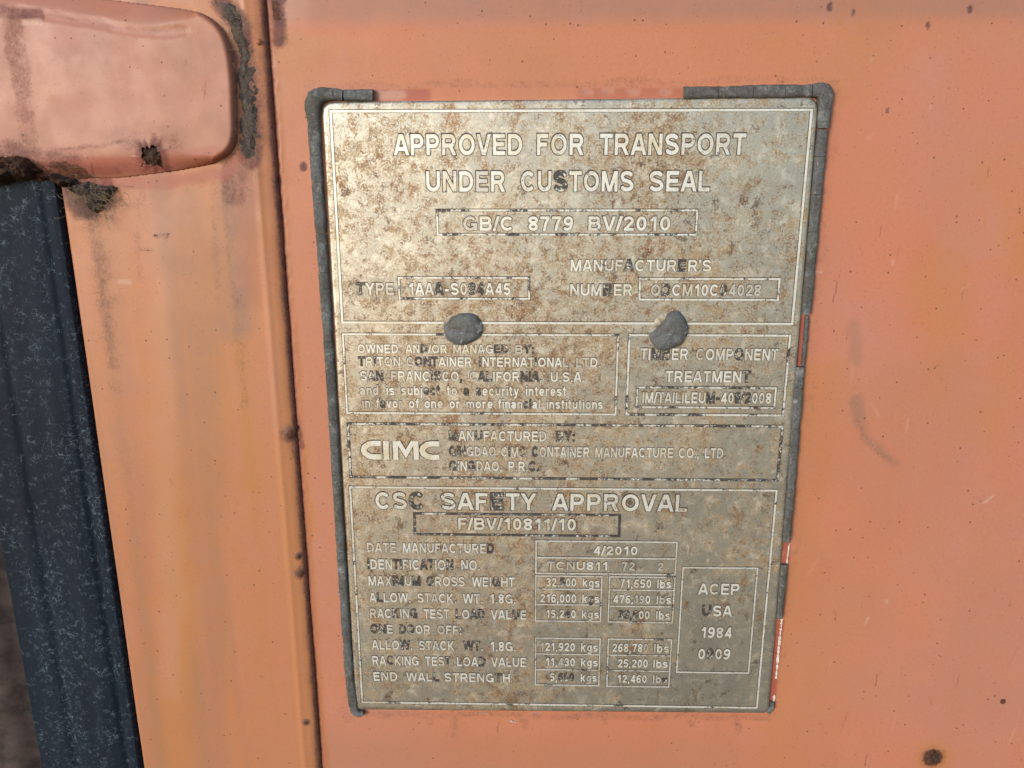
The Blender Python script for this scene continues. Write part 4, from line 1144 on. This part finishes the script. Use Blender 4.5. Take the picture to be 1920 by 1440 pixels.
o = mesh_obj('emblem', V, F, M_LETTER, plate, False, {'ink': np.full(len(V), .08), 'fade_tint': np.zeros(len(V))}, label="wide pale block letters of the maker's mark")
V, F = logo(0.09, Y_INK, (-0.0001, 0.0002))  # same dark layer of ink and painted recess shade for the emblem
mesh_obj('ink_shade_edge', V, F, M_INK_SHADE, o, False, {'ink': np.full(len(V), .1)})

# ------------------------------------------------------------------ dried sealant
def sweep(name, path, widths, height, parent, seed, base=Y_PANEL):
    """a piece of dried bead along a path of (x, z); half round, lumpy, with broken ends"""
    P = np.array(path, float); Wd = np.array(widths, float)
    L = np.r_[0, np.cumsum(np.hypot(*np.diff(P, axis=0).T))]
    n = max(4, int(L[-1] / 0.0016))
    s = np.linspace(0, L[-1], n)
    Q = np.c_[np.interp(s, L, P[:, 0]), np.interp(s, L, P[:, 1])]
    W = np.interp(s, L, Wd)
    T = np.gradient(Q, axis=0); T /= np.hypot(T[:, 0], T[:, 1])[:, None]
    Nn = np.c_[-T[:, 1], T[:, 0]]
    u = np.array([-0.5, -0.49, -0.40, -0.2, 0.0, 0.2, 0.40, 0.49, 0.5]); hh = np.array([-0.1, 0.70, 0.92, 0.99, 1.0, 0.98, 0.90, 0.66, -0.1])
    r_ = random.Random(seed); sl = (0.0, 0.0)
    V = []
    for i in range(n):
        e = min(i, n - 1 - i)
        eh = 1.0
        for j in range(len(u)):
            slant = 0
            if i == 0: slant = sl[0] * u[j] * W[i]
            if i == n - 1: slant = sl[1] * u[j] * W[i]
            jit = (r_.random() - .5) * 0.0003
            q = Q[i] + Nn[i] * (u[j] * W[i] * (1 + 0.16 * float(vnoise(np.array(Q[i][0] * 120.), np.array(Q[i][1] * 120.), 9) - .5) + 0.10 * float(vnoise(np.array(Q[i][0] * 420.), np.array(Q[i][1] * 420.), 10) - .5)) + jit) + T[i] * slant
            h = height * hh[j] * eh * (0.88 + 0.24 * float(vnoise(np.array(q[0] * 330.), np.array(q[1] * 330.), 77)) + 0.12 * float(vnoise(np.array(q[0] * 90.), np.array(q[1] * 90.), 78)))
            V.append((q[0], base - h, q[1]))
    m = len(u)
    F = [[i * m + j, i * m + j + 1, (i + 1) * m + j + 1, (i + 1) * m + j] for i in range(n - 1) for j in range(m - 1)]
    for row, flip in ((0, False), (n - 1, True)):
        top = V[row * m:(row + 1) * m]; b0 = len(V)
        V += top; V += [(v[0], base + 0.0004, v[2]) for v in top]
        F += [[b0 + j, b0 + m + j, b0 + m + j + 1, b0 + j + 1][::-1 if flip else 1] for j in range(m - 1)]
    return mesh_obj(name, V, F, M_SEAL, parent, True)

YB = 0.001
def bead(parent, mid_px, cuts, w_px, height, seed, gap=0.00005):
    """mid line measured on the photograph, broken at the y values in cuts"""
    P = pts(mid_px, YB)
    ym = np.array([m[1] for m in mid_px], float)
    wy = np.array([w[0] for w in w_px], float); ww = np.array([w[1] for w in w_px], float)
    for k in range(len(cuts) - 1):
        ya, yb = cuts[k], cuts[k + 1]
        yy = np.linspace(ya, yb, 5)
        x = np.interp(yy, ym, [m[0] for m in mid_px])
        q = pts(list(zip(x, yy)), YB)
        gp = gap * random.Random(seed + k).choice((0.6, 1.2, 2, 4)); q[0, 1] -= gp; q[-1, 1] += gp
        sweep('sealant_piece', q, np.interp(yy, wy, ww) * PX, height, parent, seed + k)
p = at(660, 1340, YB)
SG = 'dried sealant left round the plate'
left_bead = thing('sealant_bead', 'long cracked grey sealant bead down the left edge of the plate', 'sealant', (p.x, Y_PANEL, p.z), SG)
lm = [(590, 170), (592.5, 300), (608, 505), (625, 800), (640, 1000), (648, 1160), (660, 1290), (667, 1340)]
lm = [(588, 217), (592.5, 300), (607, 500), (622, 730), (635, 955), (648, 1160), (656, 1270), (663, 1320)]
bead(left_bead, lm, [215, 259, 292, 342, 381, 438, 511, 555, 599, 640, 675, 730, 786, 833, 890, 911, 955, 1001, 1046, 1100, 1160, 1224, 1275, 1318],
     [(217, 25), (300, 22), (500, 20), (800, 19), (1160, 18.5), (1320, 20)], 0.0040, 200)
sweep('sealant_piece', pts([(587.5, 217.5), (587, 196), (592, 184), (604, 177), (630, 177), (644, 179)], YB), np.array([25, 29, 33, 28, 22, 20]) * PX, 0.0048, left_bead, 301)
sweep('sealant_piece', pts([(646, 179), (675, 178.5), (700, 179)], YB), np.array([20, 20, 19]) * PX, 0.0043, left_bead, 302)
sweep('sealant_piece', pts([(662, 1319), (666, 1334), (674, 1338), (682, 1335)], YB), np.array([19, 18, 13, 9]) * PX, 0.0038, left_bead, 303)
p = at(1505, 590, YB)
rt = thing('sealant_bead', 'grey sealant bead round the top right corner of the plate', 'sealant', (p.x, Y_PANEL, p.z), SG)
for a, b, sd in ((1282, 1345, 311), (1346, 1410, 312), (1411, 1470, 313), (1471, 1520, 316)):
    f_ = lambda x: 174.5 - (x - 1282) / 240 * 4
    sweep('sealant_piece', pts([(a, f_(a)), ((a + b) / 2, f_((a + b) / 2)), (b, f_(b))], YB), np.array([22, 22, 22]) * PX, 0.0044, rt, sd)
sweep('sealant_piece', pts([(1521.5, 170), (1534, 168.5), (1544, 172), (1547, 182), (1545.5, 200), (1543, 241)], YB), np.array([21, 26, 29, 27, 23, 20]) * PX, 0.0048, rt, 314)
rm = [(1542, 243), (1530.5, 365), (1518.5, 506), (1510.5, 589), (1500, 687), (1490.5, 806), (1482.5, 915), (1473.5, 1015), (1470, 1056), (1461, 1157)]
bead(rt, rm, [243, 294, 365, 435, 506, 548, 589], [(243, 20), (600, 19)], 0.0040, 320)
p = at(1475, 1015, YB)
rmid = thing('sealant_bead', 'grey sealant bead beside the middle of the plate right edge', 'sealant', (p.x, Y_PANEL, p.z), SG)
bead(rmid, rm, [687, 726, 765, 806, 832, 860, 915, 970, 1015], [(687, 17.5), (1015, 16.5)], 0.0040, 340)
sweep('sealant_piece', pts([(1513.5, 592), (1510, 640), (1505.5, 686)], YB), np.array([6, 7, 6]) * PX, 0.0030, rmid, 341)
p = at(1462, 1157, YB)
rlow = thing('sealant_bead', 'short grey sealant stub beside the lower right edge of the plate', 'sealant', (p.x, Y_PANEL, p.z), SG)
bead(rlow, rm, [1058, 1108, 1157], [(1056, 14), (1080, 16), (1157, 14)], 0.0039, 360)
o = sweep('sealant_crumb', pts([(1449, 1316), (1447, 1326), (1440, 1336)], YB), np.array([7, 11, 8]) * PX, 0.0034, None, 371)
tag(o, 'small grey sealant crumb at the bottom right corner of the plate', 'sealant', SG)

def lump(name, poly, seed, h, label):
    """a dab of sealant over a rivet, domed over its own outline"""
    P = pts(poly, 0.0)
    Q = []
    m = len(P)
    for i in range(m):                     # Catmull-Rom through the outline
        p0, p1, p2, p3 = P[i - 1], P[i], P[(i + 1) % m], P[(i + 2) % m]
        for t in (0, .25, .5, .75):
            Q.append(0.5 * ((2 * p1) + (-p0 + p2) * t + (2 * p0 - 5 * p1 + 4 * p2 - p3) * t * t + (-p0 + 3 * p1 - 3 * p2 + p3) * t ** 3))
    Q = np.array(Q); n = len(Q)
    c = Q.mean(0) + np.array([0.0012, -0.0012])
    V = []; prof_ = ((1.0, -0.08), (0.99, 0.22), (0.94, 0.50), (0.84, 0.74), (0.70, 0.90), (0.5, 0.98), (0.3, 1.0), (0.12, 1.0))
    for s, hh in prof_:
        q = c + (Q - c) * s
        nz_ = fbm(q[:, 0], q[:, 1], 160, 4, seed, .6) - .5
        fold = 0.16 * np.exp(-((q[:, 1] - c[1] + 0.25 * (q[:, 0] - c[0])) / 0.0011) ** 2) * (s < .95)
        V.append(np.c_[q[:, 0], -(h * (hh + 0.45 * nz_ * min(1, hh + .1) - fold)), q[:, 1]])
    V = np.vstack(V); k = len(prof_)
    F = [[r_ * n + i, r_ * n + (i + 1) % n, (r_ + 1) * n + (i + 1) % n, (r_ + 1) * n + i] for r_ in range(k - 1) for i in range(n)]
    V = np.vstack([V, [c[0], -h * .98, c[1]]]); F += [[(k - 1) * n + i, (k - 1) * n + (i + 1) % n, k * n] for i in range(n)]
    o = mesh_obj(name, V, F, M_RIVET, None, True)
    return tag(o, label, 'rivet', 'sealed rivets through the plate')
M_RESID = plain_material('pale_sealant_residue', (0.30, 0.25, 0.17), (0.62, 0.58, 0.48), 260, 0.8)
crust('sealant_residue', [(1222, 612), (1228, 600), (1240, 590), (1252, 586), (1252, 600), (1242, 608), (1232, 618)], 0.0, 0.0016, M_RESID, plate, 411, 300, 0.0004, 0.30, soft=6, warp=6)
crust('sealant_residue', [(828, 612), (832, 600), (842, 592), (852, 590), (846, 602), (836, 614)], 0.0, 0.0014, M_RESID, plate, 412, 300, 0.0004, 0.30, soft=6, warp=6)
lump('sealed_rivet', [(842, 602), (852.5, 592), (863, 587.5), (884, 587), (897, 594), (904, 607), (905, 619), (902, 630), (888, 640), (872, 646), (859, 647), (847, 642), (837, 633), (832, 619), (833, 611)],
     401, 0.0042, 'round grey sealant covered rivet above the word MANAGED')
lump('sealed_rivet', [(1251, 588), (1263, 582), (1274, 584), (1285, 598), (1291, 615), (1287, 630), (1277, 645), (1262, 652), (1241, 657), (1228, 652), (1220, 640), (1217, 627), (1229, 617), (1240, 606), (1247, 598)],
     402, 0.0042, 'bean shaped grey sealant covered rivet above the word TIMBER')
